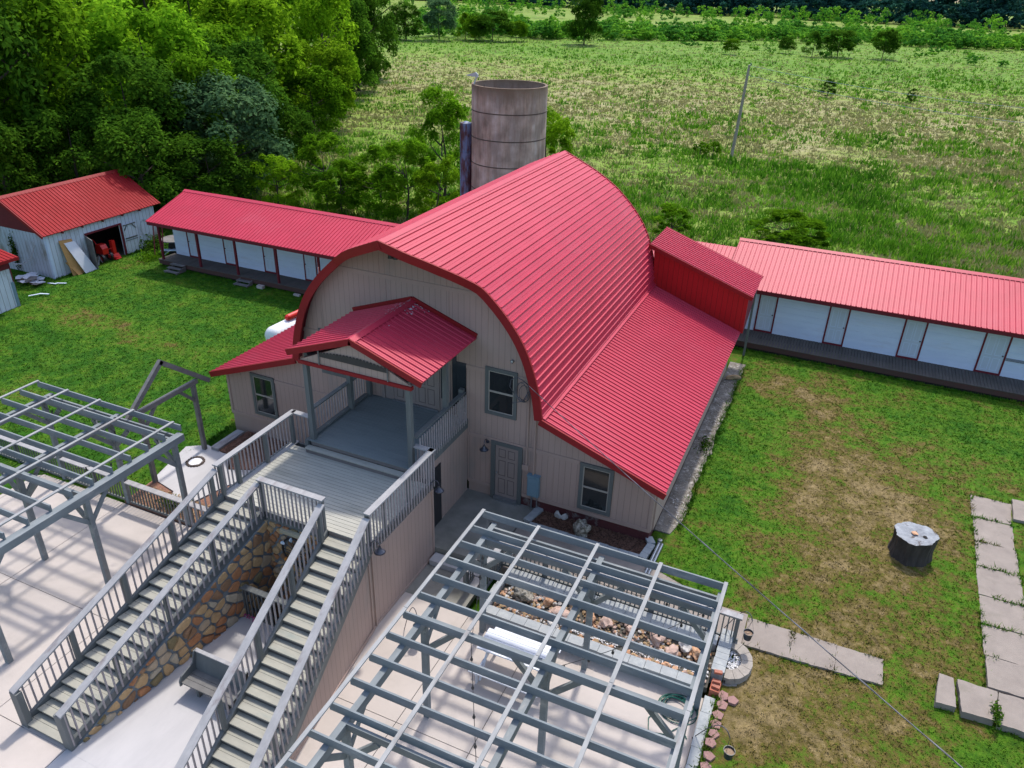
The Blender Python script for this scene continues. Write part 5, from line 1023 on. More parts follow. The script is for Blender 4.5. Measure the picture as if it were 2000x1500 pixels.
# ================================================================== CABIN ROWS
def cabinrow(label, x0, x1, yd, yw, yb, doors, ye, ze, yr, zr, posts, rx0, hand, trim=None, boardsx=True, steps=()):
    c = root('cabin_row', label, 'cabins', ((x0+x1)/2, yw, 0), 'rows of white cabins'); zf = .40; b = B(); x = x0
    while x < x1: b.box(x, min(x+.128, x1), yd, yw+.02, zf-.03+R.uniform(-.002, .002), zf+R.uniform(-.002, .002)); x += .14
    b.build('boardwalk', 'boardwalk', c)
    b = B(); b.box(x0, x1, yd+.02, yd+.06, .12, zf-.032); b.build('rim_board', 'brownrim', c); b = B(); b.box(x0+.1, x1, yd+.10, yd+.2, -.4, .3); b.box(x0, x1, yw+.02, yb, -.2, zf-.04); b.build('footing', 'interior', c)
    b = B(); edges = [x0+(.2 if posts else 0)]
    for (a, d) in doors: edges += [a, d]
    edges.append(x1)
    for i in range(0, len(edges), 2):
        if edges[i+1]-edges[i] < .05: continue
        zz = zf-.03
        for k in range(7):
            h = (2.56-zf)/7; b.box(edges[i], edges[i+1], yw-.004+.010*(0), yw+.1, zz+h*k+(.014 if k else 0), zz+h*(k+1))
        b.box(edges[i]+.01, edges[i+1]-.01, yw+.008, yw+.09, zz, 2.5)
    for a, d in doors: b.box(a, d, yw, yw+.1, 2.42, 2.75)
    b.box(edges[0], x1, yw+.1, yw+.16, zf, 2.8); b.box(edges[0], edges[0]+.1, yw+.16, yb, 0, 2.7); b.box(x1-.1, x1, yw+.16, yb, 0, 2.7); b.box(edges[0], x1, yb-.1, yb, 0, 2.7)
    b.build('wall', 'cabin', c)
    for a, d in doors:
        f = B(); w = .075; f.box(a, a+w, yw-.03, yw+.03, zf, 2.44); f.box(d-w, d, yw-.03, yw+.03, zf, 2.44); f.box(a+w, d-w, yw-.03, yw+.03, 2.37, 2.44); f.box(a+w, d-w, yw-.04, yw+.03, zf, zf+.09); fo = f.build('door_frame', 'maroon', c)
        leaf(a+w, d-w, zf+.09, 2.37, c, y=yw-.01, handle=(d-.14 if hand > 0 else a+.14), mt='cabin_door', rows=((.05, .38), (.45, .92)))
    b = B(); panel(b, (rx0, ye, ze), (x1+.2-rx0, 0, 0), (0, yr-ye, zr-ze)); b.build('roof', 'red', c, label='front slope of the long red metal roof')
    b = B(); panel(b, (rx0, yr+.0, zr+.003), (x1+.2-rx0, 0, 0), (0, (yr-ye)*.9, -(zr-ze)*.9)); b.build('roof', 'red', c, label='rear slope of the long red metal roof')
    b = B(); b.add([(rx0-.02, yr-.2, zr-.03), (rx0-.02, yr, zr+.06), (rx0-.02, yr+.2, zr-.03), (x1+.22, yr-.2, zr-.03), (x1+.22, yr, zr+.06), (x1+.22, yr+.2, zr-.03)], [(0, 1, 4, 3), (1, 2, 5, 4)]); b.build('ridge_cap', 'red', c)
    b = B(); b.box(rx0+.02, x1+.15, ye+.05, ye+.10, ze-.22, ze-.05); b.build('fascia', 'maroon', c)
    b = B(); b.prism([(rx0+.1, ye+.05, ze-.14), (rx0+.1, yr, zr-.14), (rx0+.1, yr+(yr-ye)*.88, ze-.05)], (.04, 0, 0)); b.build('gable_board', 'maroon', c)
    for p in posts: b = B(); b.box(p-.055, p+.055, yd+.08, yd+.19, zf, ze-.2); b.build('post', 'maroon', c)
    return c
cabinrow('white cabin row with a red roof and posts, left of the barn', -24.95, -8.95, 12.08, 13.32, 17.0, [(-23.68, -22.78), (-20.9, -20.0), (-18.0, -17.12), (-15.14, -14.26), (-12.2, -11.3)], 11.68, 2.80, 15.0, 3.90, (-24.66, -21.76, -18.98, -16.1, -13.25, -10.4), -24.97, -1)
cabinrow('white cabin row with a red roof and plank boardwalk, right of the barn', 7.5, 27.5, 16.48, 18.14, 24.2, [(8.95, 9.86), (12.25, 13.2), (15.58, 16.56), (18.9, 19.97), (22.3, 23.3)], 17.38, 2.80, 21.2, 4.08, (), 7.2, 1)
b = B(); panel(b, (3.0, 17.6, 2.66), (4.15, 0, 0), (0, 3.2, 1.05)); lr = root('link_shed', 'low red roofed link between the barn and the right cabin row', 'shed', (5, 19, 0)); b.build('roof', 'red', lr)
pieces('wall', 'cabin', lr, [(3.1, 7.1, 17.7, 17.8, 0, 2.6), (3.1, 7.1, 20.6, 20.7, 0, 3.4)])
b = B(); panel(b, (3.0, 23.9, 2.66), (4.15, 0, 0), (0, -3.12, 1.04)); b.build('roof', 'red', lr)
b = B()
for s_ in (0, 1, 2): b.box(19.98, 27.4, 18.08, 18.10, 1.2+.05*s_, 1.22+.05*s_)
thing('shutter_rail', b, 'greypaint', 'thin horizontal rail on the cabin wall at the right edge', 'rail', (23, 18.1, 1.2))
def woodsteps(label, x, y, n):
    r_ = root('wooden_steps', label, 'steps', (x, y, 0), 'wooden steps of the left cabins')
    for i in range(n): b = B(); z = .13*(i+1)-.02; yy = y-.27*(n-i); b.box(x-.5, x+.5, yy, yy+.25, z-.04, z); b.build('tread', 'oldwood', r_)
    for s in (-.42, .42): b = B(); b.prism([(x+s, y-.02, 0), (x+s, y-.02, .36-.05), (x+s, y-.27*n, .04), (x+s, y-.27*n, 0)], (.05, 0, 0)); b.build('stringer', 'oldwood', r_)
woodsteps('three wooden steps at the far left end of the left cabin deck', -23.3, 12.08, 3); woodsteps('two wooden steps in front of the middle of the left cabin deck', -18.35, 12.08, 2)
b = B(); b.box(-17.35, -16.95, 11.75, 11.98, 0, .2); thing('concrete_block', b, 'concrete', 'pale block lying against the left cabin deck', 'block', (-17.15, 11.9, 0))
b = B(); b.box(-14.9, -14.5, 11.85, 12.02, 0, .1); thing('concrete_block', b, 'concrete', 'flat pale block near the hidden end of the left cabin deck', 'block', (-14.7, 11.9, 0))
# clutter left of the left cabins
tb = root('round_table', 'old round wooden table top on a dark base at the end of the left cabins', 'table', (-25.9, 14.4, 0)); b = B(); b.lathe((-25.9, 14.4, .85), [(0, .05), (.8, .05), (.82, .0), (0, 0)], 28); b.build('tabletop', 'oldwood', tb); b = B(); b.lathe((-25.9, 14.4, 0), [(.5, 0), (.45, .5), (.3, .85)], 18); b.build('base', 'interior', tb)
b = B()
for i in range(7): b.bar((-26.9+.3*i, 16.0, .2), (-26.9+.3*i, 16.3, 2.6), .04, .06)
for i in range(5): b.bar((-27, 16.02+.06*i, .5+.5*i), (-25, 16.02+.06*i, .5+.5*i), .04, .06)
thing('lattice', b, 'maroon', 'dark red lattice leaning behind the round table', 'lattice', (-26, 16, 0))
b = B(); b.bar((-25.7, 13.2, .2), (-24.95, 13.0, .65), .06, .03); b.bar((-26.3, 13.6, .3), (-25.1, 14.0, .4), .3, .05); thing('boards', b, 'cabin', 'loose pale boards at the end of the left cabin deck', 'boards', (-25.4, 13.3, 0))
for dx, dz in ((-.6, 2.4), (.1, 2.3)): b = B(); b.bar((-25.3+dx, 12.7, .3), (-25.6+dx, 13.3, dz), .05, .05); thing('leaning_pole', b, 'maroon', 'dark red pole leaning under the roof end, %s of two' % ('left' if dx < 0 else 'right'), 'pole', (-25.3+dx, 12.7, 0))

# ================================================================== SHEDS
sh = root('shed', 'white board shed with a red metal roof and open doors at the left', 'shed', (-31, 11.4, 0)); XS = -28.2; S0, S1 = 7.62, 15.3
b = B(); b.box(XS-.08, XS, S0+.08, 10.14, -.3, 2.55); b.box(XS-.08, XS, 12.5, S1-.08, -.3, 2.55); b.box(XS-.08, XS, 10.14, 12.5, 1.90, 2.55); b.build('wall', 'barnboard', sh)
pieces('wall', 'barnboard', sh, [(-33.9, -33.8, S0, S1, -.3, 2.55)])
pieces('wall', 'barnboard_x', sh, [(-33.8, XS-.0, S0, S0+.08, -.3, 2.55), (-33.8, XS-.08, S1-.08, S1, -.3, 2.55)], label='weathered end wall of the white board shed')
b = B(); b.prism([(-33.8, S0-.02, 2.56), (XS+.1, S0-.02, 2.56), (-31, S0-.02, 4.2)], (0, .08, 0)); b.build('gable', 'maroon', sh)
b = B(); b.box(XS+.0, XS+.02, S0, S0+.14, -.2, 2.5); b.box(XS-.14, XS, S0-.02, S0, -.2, 2.5); b.build('corner_board', 'cabin', sh)
b = B(); b.box(-33.7, XS-.1, S0+.1, S1-.1, -.35, .02); b.build('floor', 'joint', sh); b = B(); b.box(-31.5, -31.4, S0+.1, S1-.1, 0, 2.5); b.build('inner_wall', 'interior', sh)
for s in (1, -1): b = B(); panel(b, (-31, 7.35, 4.32), (0, 8.3, 0), (s*3.05, 0, -1.75)); b.build('roof', 'red_old', sh, label='%s slope of the shed roof' % ('front' if s > 0 else 'rear'))
b = B(); nn = Vector((1.75, 0, 3.05)).normalized(); b.bar(Vector((-31, 7.34, 4.33))-nn*.08, Vector((-27.93, 7.34, 2.57))-nn*.08, .05, .16, up=nn); b.add([(-31.18, 7.33, 4.24), (-31, 7.33, 4.38), (-30.82, 7.33, 4.24), (-31.18, 15.66, 4.24), (-31, 15.66, 4.38), (-30.82, 15.66, 4.24)], [(0, 1, 4, 3), (1, 2, 5, 4)]); b.build('roof_trim', 'red_trim', sh)
b = B()
for y in (8.6, 9.9, 11.3, 12.7, 14.0): b.box(-28.15, -27.97, y, y+.06, 2.42, 2.50)
b.build('rafter_end', 'maroon', sh)
b = B(); b.box(XS+.0, XS+.05, 10.04, 12.62, 1.90, 2.0); b.box(XS, XS+.05, 10.04, 10.14, -.2, 1.90); b.box(XS, XS+.05, 12.50, 12.62, -.2, 1.90); b.build('door_frame', 'maroon', sh)
b = B(); b.box(XS+.06, XS+.10, 12.62, 13.60, .02, 1.86); o = b.build('door', 'barnboard', sh, label='shed door folded open against the right of the opening')
b = B(); b.bar((XS+.12, 12.66, 1.82), (XS+.12, 13.56, 1.82), .03, .06); b.bar((XS+.12, 12.66, 1.0), (XS+.12, 13.56, 1.0), .03, .07); b.bar((XS+.12, 12.66, .86), (XS+.12, 13.56, .86), .02, .03); b.bar((XS+.12, 12.68, 1.5), (XS+.12, 12.9, 1.78), .03, .06); b.bar((XS+.12, 13.3, 1.78), (XS+.12, 13.54, 1.5), .03, .06); b.build('batten', 'greytrim', o)
b = B(); b.prism([(XS+.03, 10.02, -.2), (XS+.75, 9.86, -.25), (XS+.75, 9.86, 1.75), (XS+.03, 10.02, 1.88)], (0, .05, 0)); b.build('door', 'oldwood', sh, label='shed door standing open at the left of the opening')
b = B(); b.tube([(XS+.03, 14.3+.35*math.cos(t), 1.3+.5*math.sin(t)) for t in [i*.42 for i in range(14)]], .02, 5); b.tube([(XS+.05, 14.5, .9), (XS+.2, 14.6, .4), (XS+.3, 14.2, .2)], .02, 5); thing('cable_coil', b, 'palewire', 'pale hose looped on the shed wall right of the doors', 'hose', (XS+.05, 14.3, .4))
# red tiller in the doorway
tl = root('red_tiller', 'bright red garden machine standing in the shed doorway', 'machine', (-28.3, 11.3, 0))
b = B(); b.box(-28.75, -28.15, 10.95, 11.35, .45, .8); b.prism([(-28.75, 10.95, .8), (-28.15, 10.95, .8), (-28.3, 10.95, 1.02), (-28.65, 10.95, 1.02)], (0, .4, 0)); b.build('hood', 'brightred', tl)
b = B(); b.box(-28.3, -28.08, 11.62, 11.84, .05, 1.15); b.prism([(-28.35, 11.5, .05), (-27.85, 11.5, .05), (-28.05, 11.5, .35)], (0, .42, 0)); b.build('frame_post', 'brightred', tl)
for y in (10.85, 11.42): b = B(); b.lathe((-28.2, y, .25), [(.12, -.06), (.24, -.07), (.25, 0), (.24, .07), (.12, .06)], 18, axis=Vector((0, 1, 0))); o = b.build('wheel', 'black', tl); b = B(); b.lathe((-28.2, y, .25), [(0, -.04), (.12, -.05), (.12, .05), (0, .04)], 12, axis=Vector((0, 1, 0))); b.build('rim', 'brightred', o)
b = B(); b.tube([(-28.5, 11.0, .7), (-28.7, 11.0, 1.1), (-28.9, 11.0, 1.3)], .03, 6); b.tube([(-28.2, 11.3, .4), (-27.9, 11.5, .2), (-27.8, 11.7, .15)], .035, 6); b.tube([(-28.3, 11.15, .6), (-28.1, 11.7, .75)], .03, 6); b.build('handle', 'brightred', tl)
b = B()
for k in range(3): b.tube([(-28.0+.05*k, 10.3, .05), (-28.05, 10.35+.1*k, .45), (-28.2, 10.65, .5-.12*k), (-28.05, 10.7, .05)], .018, 6)
thing('metal_chair_frame', b, 'steel', 'shiny bent metal chair frame at the left of the shed doorway', 'chair frame', (-28.1, 10.5, 0))
# boards leaning on the shed
b = B(); b.prism([(-28.12, 8.30, 2.05), (-28.10, 9.10, 1.98), (-27.72, 9.35, -.22), (-27.75, 8.45, -.2)], (.03, 0, .01)); thing('chipboard_sheet', b, 'osb', 'tall sheet of chipboard leaning on the shed wall behind the white panel', 'board', (-27.8, 8.9, -.2))
b = B(); b.prism([(-27.99, 8.30, .8), (-27.99, 8.62, .78), (-27.55, 9.05, -.27), (-27.55, 8.80, -.27)], (.03, 0, .01)); thing('chipboard_sheet', b, 'osb', 'narrow offcut of chipboard leaning at the foot of the white panel', 'board', (-27.6, 8.7, -.25))
b = B(); b.prism([(-28.06, 8.55, 1.85), (-28.05, 9.2, 1.82), (-27.50, 9.95, -.25), (-27.50, 9.15, -.25)], (.03, 0, .01)); thing('white_panel', b, 'white', 'tall white panel leaning on the shed wall left of the doors', 'panel', (-27.6, 9.2, -.25))
b = B(); b.prism([(-28.1, 9.35, .9), (-28.1, 9.5, .88), (-27.6, 10.05, -.22), (-27.6, 9.9, -.22)], (.03, 0, .01)); thing('brown_board', b, 'rock_a', 'thin reddish board leaning at the right of the white panel', 'board', (-27.8, 9.8, -.2))
rr = random.Random(22); db = root('rubble_pile', 'pile of broken white tiles and boards at the corner of the shed', 'rubble', (-29.0, 6.7, -.1))
for i in range(20):
    x, y = -29.1+rr.gauss(0, .55), 6.75+rr.gauss(0, .28); z = -.02+max(0, .32-abs(x+29.1)*.3)*rr.random(); a = rr.random()*3.1; l, w = rr.uniform(.18, .42), rr.uniform(.1, .28); t = rr.uniform(-.25, .25); c_, s_ = math.cos(a), math.sin(a)
    b = B(); b.prism([(x+u*c_-q*s_, y+u*s_+q*c_, z+u*t+q*t*.5+.04) for u, q in ((-l, -w), (l*.8, -w*.9), (l, w*.6), (l*.2, w), (-l*.9, w*.8))], (0, 0, .02)); b.build('broken_piece', 'white' if rr.random() < .75 else 'oldwood', db)
for i, (x, y, a) in enumerate(((-27.6, 7.2, .3), (-28.0, 7.0, .1), (-27.2, 5.2, .9), (-27.0, 5.7, .2))): b = B(); b.bar((x, y, .0), (x+.6*math.cos(a), y+.6*math.sin(a), .04), .09, .03); b.build('broken_piece', 'cabin', db)
b = B(); b.tube([(-29.0, 7.5, 1.9), (-29.3, 7.3, 1.2), (-29.9, 7.1, .8), (-30.6, 7.0, .7)], .022, 6); b.tube([(-29.05, 7.5, 1.9), (-29.2, 7.2, 1.1), (-29.7, 7.0, .8), (-30.4, 6.9, .75)], .02, 6); thing('shed_cable', b, 'palewire', 'pale looped cable hanging at the end wall of the shed', 'cable', (-29, 7.4, .8))
s2 = root('small_shed', 'corner of a small white shed with a red roof at the left edge', 'shed', (-28.5, 2, -.3))
b = B(); b.box(-30.5, -26.68, -1.5, 4.28, -.5, 1.95); b.build('wall', 'barnboard', s2); b = B(); b.box(-26.68, -26.64, -1.5, 4.3, 1.93, 2.42); b.box(-30.5, -26.64, 4.28, 4.32, -.3, 2.4); b.build('gable', 'maroon', s2)
b = B(); panel(b, (-30.6, -1.8, 3.2), (0, 6.5, 0), (4.25, 0, -.72)); b.build('roof', 'red_old', s2); b = B(); b.box(-26.4, -26.34, -1.8, 4.72, 2.32, 2.47); b.build('roof_trim', 'red_trim', s2)
b = B(); b.box(-26.68, -26.63, 4.16, 4.30, -.4, 1.2); b.build('corner_board', 'bluebox', s2)

# ================================================================== SILO, TANK, POLE
SX, SY, SR, SH = -6.30, 21.20, 2.09, 10.72
si = root('silo', 'tall roofless concrete silo with dark formwork bands behind the barn', 'silo', (SX, SY, 0))
n = 72; b = B(); prof = [(SR, -.2)]; levels = [0.9, 2.35, 3.8, 5.22, 6.62, 8.02, 9.42]
for l in levels: prof += [(SR, l-.05), (SR-.03, l-.035), (SR-.03, l+.0), (SR, l+.012)]
prof += [(SR, SH-.12), (SR-.0, SH), (SR-.14, SH), (SR-.15, SH-2.5)]; b.lathe((SX, SY, 0), prof, n); b.lathe((SX, SY, 0), [(SR-.15, SH-2.5), (SR-.15, 6.0), (0, 6.0)], n); b.build('shell', 'silo', si)
for i, l in enumerate(levels): b = B(); b.lathe((SX, SY, l), [(SR-.02, -.045), (SR+.012, -.04), (SR+.014, -.005), (SR-.02, .0)], n); b.build('band', 'rock_e', si)
b = B(); ca = math.radians(205); cx, cy_ = -8.38, 20.33
for i in range(4):
    z0, z1 = 8.72-1.62*(i+1), 8.72-1.62*i; b.lathe((cx-.1, cy_-.1, 0), [(.02, z1-.0), (.33, z1-.10 if i == 0 else z1), (.36, z1-.25 if i == 0 else z1-.03), (.355, z0+.03), (.36, z0)], 16)
b.lathe((cx-.1, cy_-.1, 0), [(.355, 0), (.355, 2.3)], 16); b.build('chute', 'rustblue', si, label='rusty blue steel chute down the left side of the silo')
b = B(); b.tube([(SX-1.6, SY-1.2, SH-.05), (SX-1.5, SY-1.2, SH+.25), (SX-1.35, SY-1.2, SH+.42)], .04, 6); b.prism([(SX-2.15, SY-1.2, SH+.40), (SX-1.5, SY-1.2, SH+.60), (SX-1.35, SY-1.2, SH+.48), (SX-1.4, SY-1.2, SH+.36)], (0, .06, 0)); b.build('rim_bracket', 'palewire', si)
for a in (.9, 1.5, 4.4): b = B(); b.tube([(SX+SR*.97*math.cos(a), SY+SR*.97*math.sin(a), SH-.02), (SX+SR*.97*math.cos(a), SY+SR*.97*math.sin(a), SH+.12)], .02, 5); b.build('rim_bolt', 'rock_e', si)
tk = root('propane_tank', 'white propane tank beside the left wing of the barn', 'tank', (-11.1, 7, -.1)); b = B(); prof = [(0, -1.5), (.25, -1.48), (.42, -1.38), (.5, -1.2), (.5, 1.2), (.42, 1.38), (.25, 1.48), (0, 1.5)]
b.lathe((-11.1, 7.05, .72), prof, 28, axis=Vector((.06, 1, 0)).normalized()); b.build('body', 'tankwhite', tk, smooth=True)
b = B()
for q in (-.9, .9): b.box(-11.1+q*.06-.4, -11.1+q*.06+.4, 7.05+q-.1, 7.05+q+.1, -.2, .35)
b.build('foot', 'concrete', tk)
b = B(); b.lathe((-10.98, 7.5, 1.36), [(0, -.85), (.10, -.82), (.15, -.72), (.15, .72), (.10, .82), (0, .85)], 18, axis=Vector((.10, 1, .0)).normalized()); b.tube([(-10.98, 7.5, 1.3), (-11.0, 7.5, 1.2)], .05, 8); thing('red_cylinder', b, 'brightred', 'bright red cylinder lying on top of the white propane tank', 'cylinder', (-11, 7.5, 1.22))
po = root('utility_pole', 'leaning weathered utility pole standing in the field', 'pole', (-.15, 63.98, 0)); b = B(); b.tube([(-.15, 63.98, -.2), (0.05, 64.0, 4.5), (.2, 64.0, 8.95)], [.17, .15, .12], 12); b.build('shaft', 'pole', po)
b = B(); b.tube([(.2, 63.9, 8.7), (.35, 63.8, 8.95), (.38, 63.8, 9.15)], .05, 6); b.build('insulator', 'steel', po)
def backray(u, v, t): return CAM+(fwd+r2*((u-1000)/1500.3)-u2*((v-750)/1500.3))*t
for i, (h_, (uu, vv)) in enumerate(((8.9, (2080, 208)), (8.0, (2080, 255)))):
    a = Vector((.25, 63.9, h_)); e = Vector((52, 58 if i == 0 else 52, 9.2 if i == 0 else 8.4)); ps = [a.lerp(e, t/16)-Vector((0, 0, 2.0*4*(t/16)*(1-t/16)*.9)) for t in range(17)]
    b = B(); b.tube(ps, .018, 5); thing('field_wire', b, 'palewire', ('upper' if i == 0 else 'lower')+' thin wire running right from the field pole', 'wire', tuple(a), 'wires of the field pole')
# service drop
A_ = Vector((4.05, -.35, 4.95)); E_ = Vector((17.2, -13.4, 7.36)); 
pw = []
for k in range(25):
    t = k/24; p = A_.lerp(E_, t); p.z -= .12*4*t*(1-t); pw.append(p)
b = B(); b.tube(pw, .010, 8); tw = []
for k in range(0, 97):
    t = k/96; p = A_.lerp(E_, t); p.z -= .12*4*t*(1-t); tw.append(p+Vector((.010*math.cos(k*.9), .004, .010*math.sin(k*.9))))
b.tube(tw, .006, 5); thing('power_cable', b, 'wire', 'twisted black power cable running from the barn facade to the lower right', 'cable', tuple(A_))
b = B()
for k, (r0, ox, oz) in enumerate(((.30, .0, 0), (.24, .05, -.03), (.27, -.04, .02))): b.tube([(4.0+ox+r0*.75*math.cos(t), -.18-.03*k, 4.45+oz+r0*math.sin(t)*1.2) for t in [i*2*math.pi/20 for i in range(21)]], .012, 5, cap=False)
b.tube([tuple(A_), (3.85, -.35, 5.02), (3.62, -.3, 4.85), (3.58, -.28, 4.6), (3.75, -.22, 4.3), (4.1, -.15, 4.1), (4.16, -.1, 4.4)], .014, 6); b.tube([(4.16, -.08, 4.5), (4.05, -.3, 4.2), (3.7, -.3, 4.05)], .016, 6)
thing('cable_loops', b, 'wire', 'tangled black cable loops on the facade beside the upper right window', 'cable', (4.05, -.1, 4.2))

# ================================================================== TREES
def crown_arrays(seed, nl, lobes, leaf, spread=1.0, kind='broad', zc=(.28, 1.0)):
    """leaf quads in a crown normalised to radius 1, height 0..1 (z scaled later by height)"""
    rng = np.random.default_rng(seed); Ls = []
    # lobe centres on an egg-shaped envelope
    for i in range(lobes):
        z = rng.uniform(zc[0], zc[1]); 
        if kind == 'cone': rmax = max(.12, 1.05*(1-z)**.8+.08)
        elif kind == 'feather': rmax = .75*math.sin(math.pi*min(1, max(.05, z*.85+.1)))**.6
        else: z = zc[0]+(.90-zc[0])*(z-zc[0])/(zc[1]-zc[0]); rmax = math.sqrt(max(.02, 1-((z-.46)/.50)**2))*.84
        a = rng.uniform(0, 2*np.pi); r_ = rmax*rng.uniform(.35, 1.0)**.5*rng.choice([1, 1, 1, 1.16]); Ls.append((r_*np.cos(a), r_*np.sin(a), z, rng.choice([.13, .18, .24, .30])*rng.uniform(.85, 1.15)*(1 if kind != 'feather' else .7)))
    Ls.append((0, 0, zc[1]-.14, .17)); Ls = np.array(Ls); per = rng.integers(0, len(Ls), nl); L_ = Ls[per]
    d = rng.normal(0, 1, (nl, 3)); d[:, 2] = np.where(rng.random(nl) < .75, np.abs(d[:, 2]), d[:, 2]*.6); d /= np.linalg.norm(d, axis=1)[:, None]
    rad = L_[:, 3]*rng.uniform(.55, 1.0, nl)**.4*rng.choice([1, 1, 1, 1.25], nl); P = L_[:, :3]+d*rad[:, None]*np.array([1, 1, .42])+rng.normal(0, .012, (nl, 3)); P[:, 2] = np.maximum(P[:, 2], .04)
    nrm = d*.7+rng.normal(0, .5, (nl, 3))+np.array([0, 0, .75]); nrm /= np.linalg.norm(nrm, axis=1)[:, None]
    t = np.cross(nrm, rng.normal(0, 1, (nl, 3))); t /= np.linalg.norm(t, axis=1)[:, None]; s = np.cross(nrm, t); lf = leaf*rng.uniform(.6, 1.3, nl)[:, None]
    asp = .55 if kind != 'feather' else .26
    rnd = np.clip(.5+.22*rng.normal(0, 1, nl)+.18*(rng.random(len(Ls))[per]-.5)*2, 0, 1)
    return P, t, s, lf, asp, rnd
def leaf_mesh(A, sc):
    P, t, s, lf, asp, rnd = A; sc = np.array(sc); P = P*sc; g = (sc[0]+sc[2]*.5)/1.5; lf = lf*sc[0]
    V = np.stack([P-t*lf, P+s*lf*asp, P+t*lf, P-s*lf*asp], 1).reshape(-1, 3); return V, rnd
CROWN = {}
def crown_obj(kind, var, m, r_, h, parent):
    """crown meshes are shared: one mesh per (kind, variant, material)"""
    key = (kind, var, m)
    if key not in CROWN:
        cfg = {'broad': (13000, 54, .044), 'dense': (16000, 64, .042), 'feather': (9000, 46, .062), 'cone': (8000, 60, .045), 'small': (900, 18, .13)}[kind]
        k2 = 'broad' if kind in ('dense', 'small') else kind
        A = crown_arrays(sum(map(ord, kind))*7+var, cfg[0], cfg[1], cfg[2], kind=k2, zc=(.10, 1.0) if kind in ('feather', 'cone', 'dense') else (.25, 1.0)); V, rnd = leaf_mesh(A, (1, 1, 1))
        # keep leaves from being stretched: build at typical proportions 1:1:2.4 then scale
        P, t, s, lf, asp, rnd = A; P = P*np.array([1, 1, 2.4]); V = np.stack([P-t*lf, P+s*lf*asp, P+t*lf, P-s*lf*asp], 1).reshape(-1, 3)
        o = npmesh('crown', V, np.arange(len(V)).reshape(-1, 4), [m], attrs=[('rnd', 'FACE', rnd)]); CROWN[key] = o.data; bpy.data.objects.remove(o)
    o = bpy.data.objects.new('crown', CROWN[key]); COL.objects.link(o); o.parent = parent; o.scale = (r_, r_, h/2.4); o.rotation_euler = (0, 0, R.random()*6.28); WL[o.name] = WL[parent.name]; return o
TR = [0]
def tree(name, label, x, y, h, r_, kind, m, var=0, group=None, z=0, limbs=6, cat='tree'):
    TR[0] += 1; t = root(name, label, cat, (x, y, z), group); rr = random.Random(TR[0]*13); crown_obj(kind, var, m, r_, h, t); b = B(); tr = max(.06, h*.016)
    top = (x+rr.uniform(-.04, .04)*h, y+rr.uniform(-.04, .04)*h, z+h*.82); mid = (x+rr.uniform(-.03, .03)*h, y+rr.uniform(-.03, .03)*h, z+h*.4)
    b.tube([(x, y, z-.3), (x, y, z+.1), mid, top], [tr*1.5, tr, tr*.7, tr*.15], 8)
    for i in range(limbs):
        f = rr.uniform(.2, .7); a = rr.random()*6.28; s = Vector((x, y, z)).lerp(Vector(top), f/.82*.9); e = s+Vector((math.cos(a)*r_*.75, math.sin(a)*r_*.75, h*.16)); b.tube([s, s.lerp(e, .5)+Vector((0, 0, -h*.015)), e], [tr*.5, tr*.32, tr*.08], 5)
    b.build('trunk', 'bark', t); return t
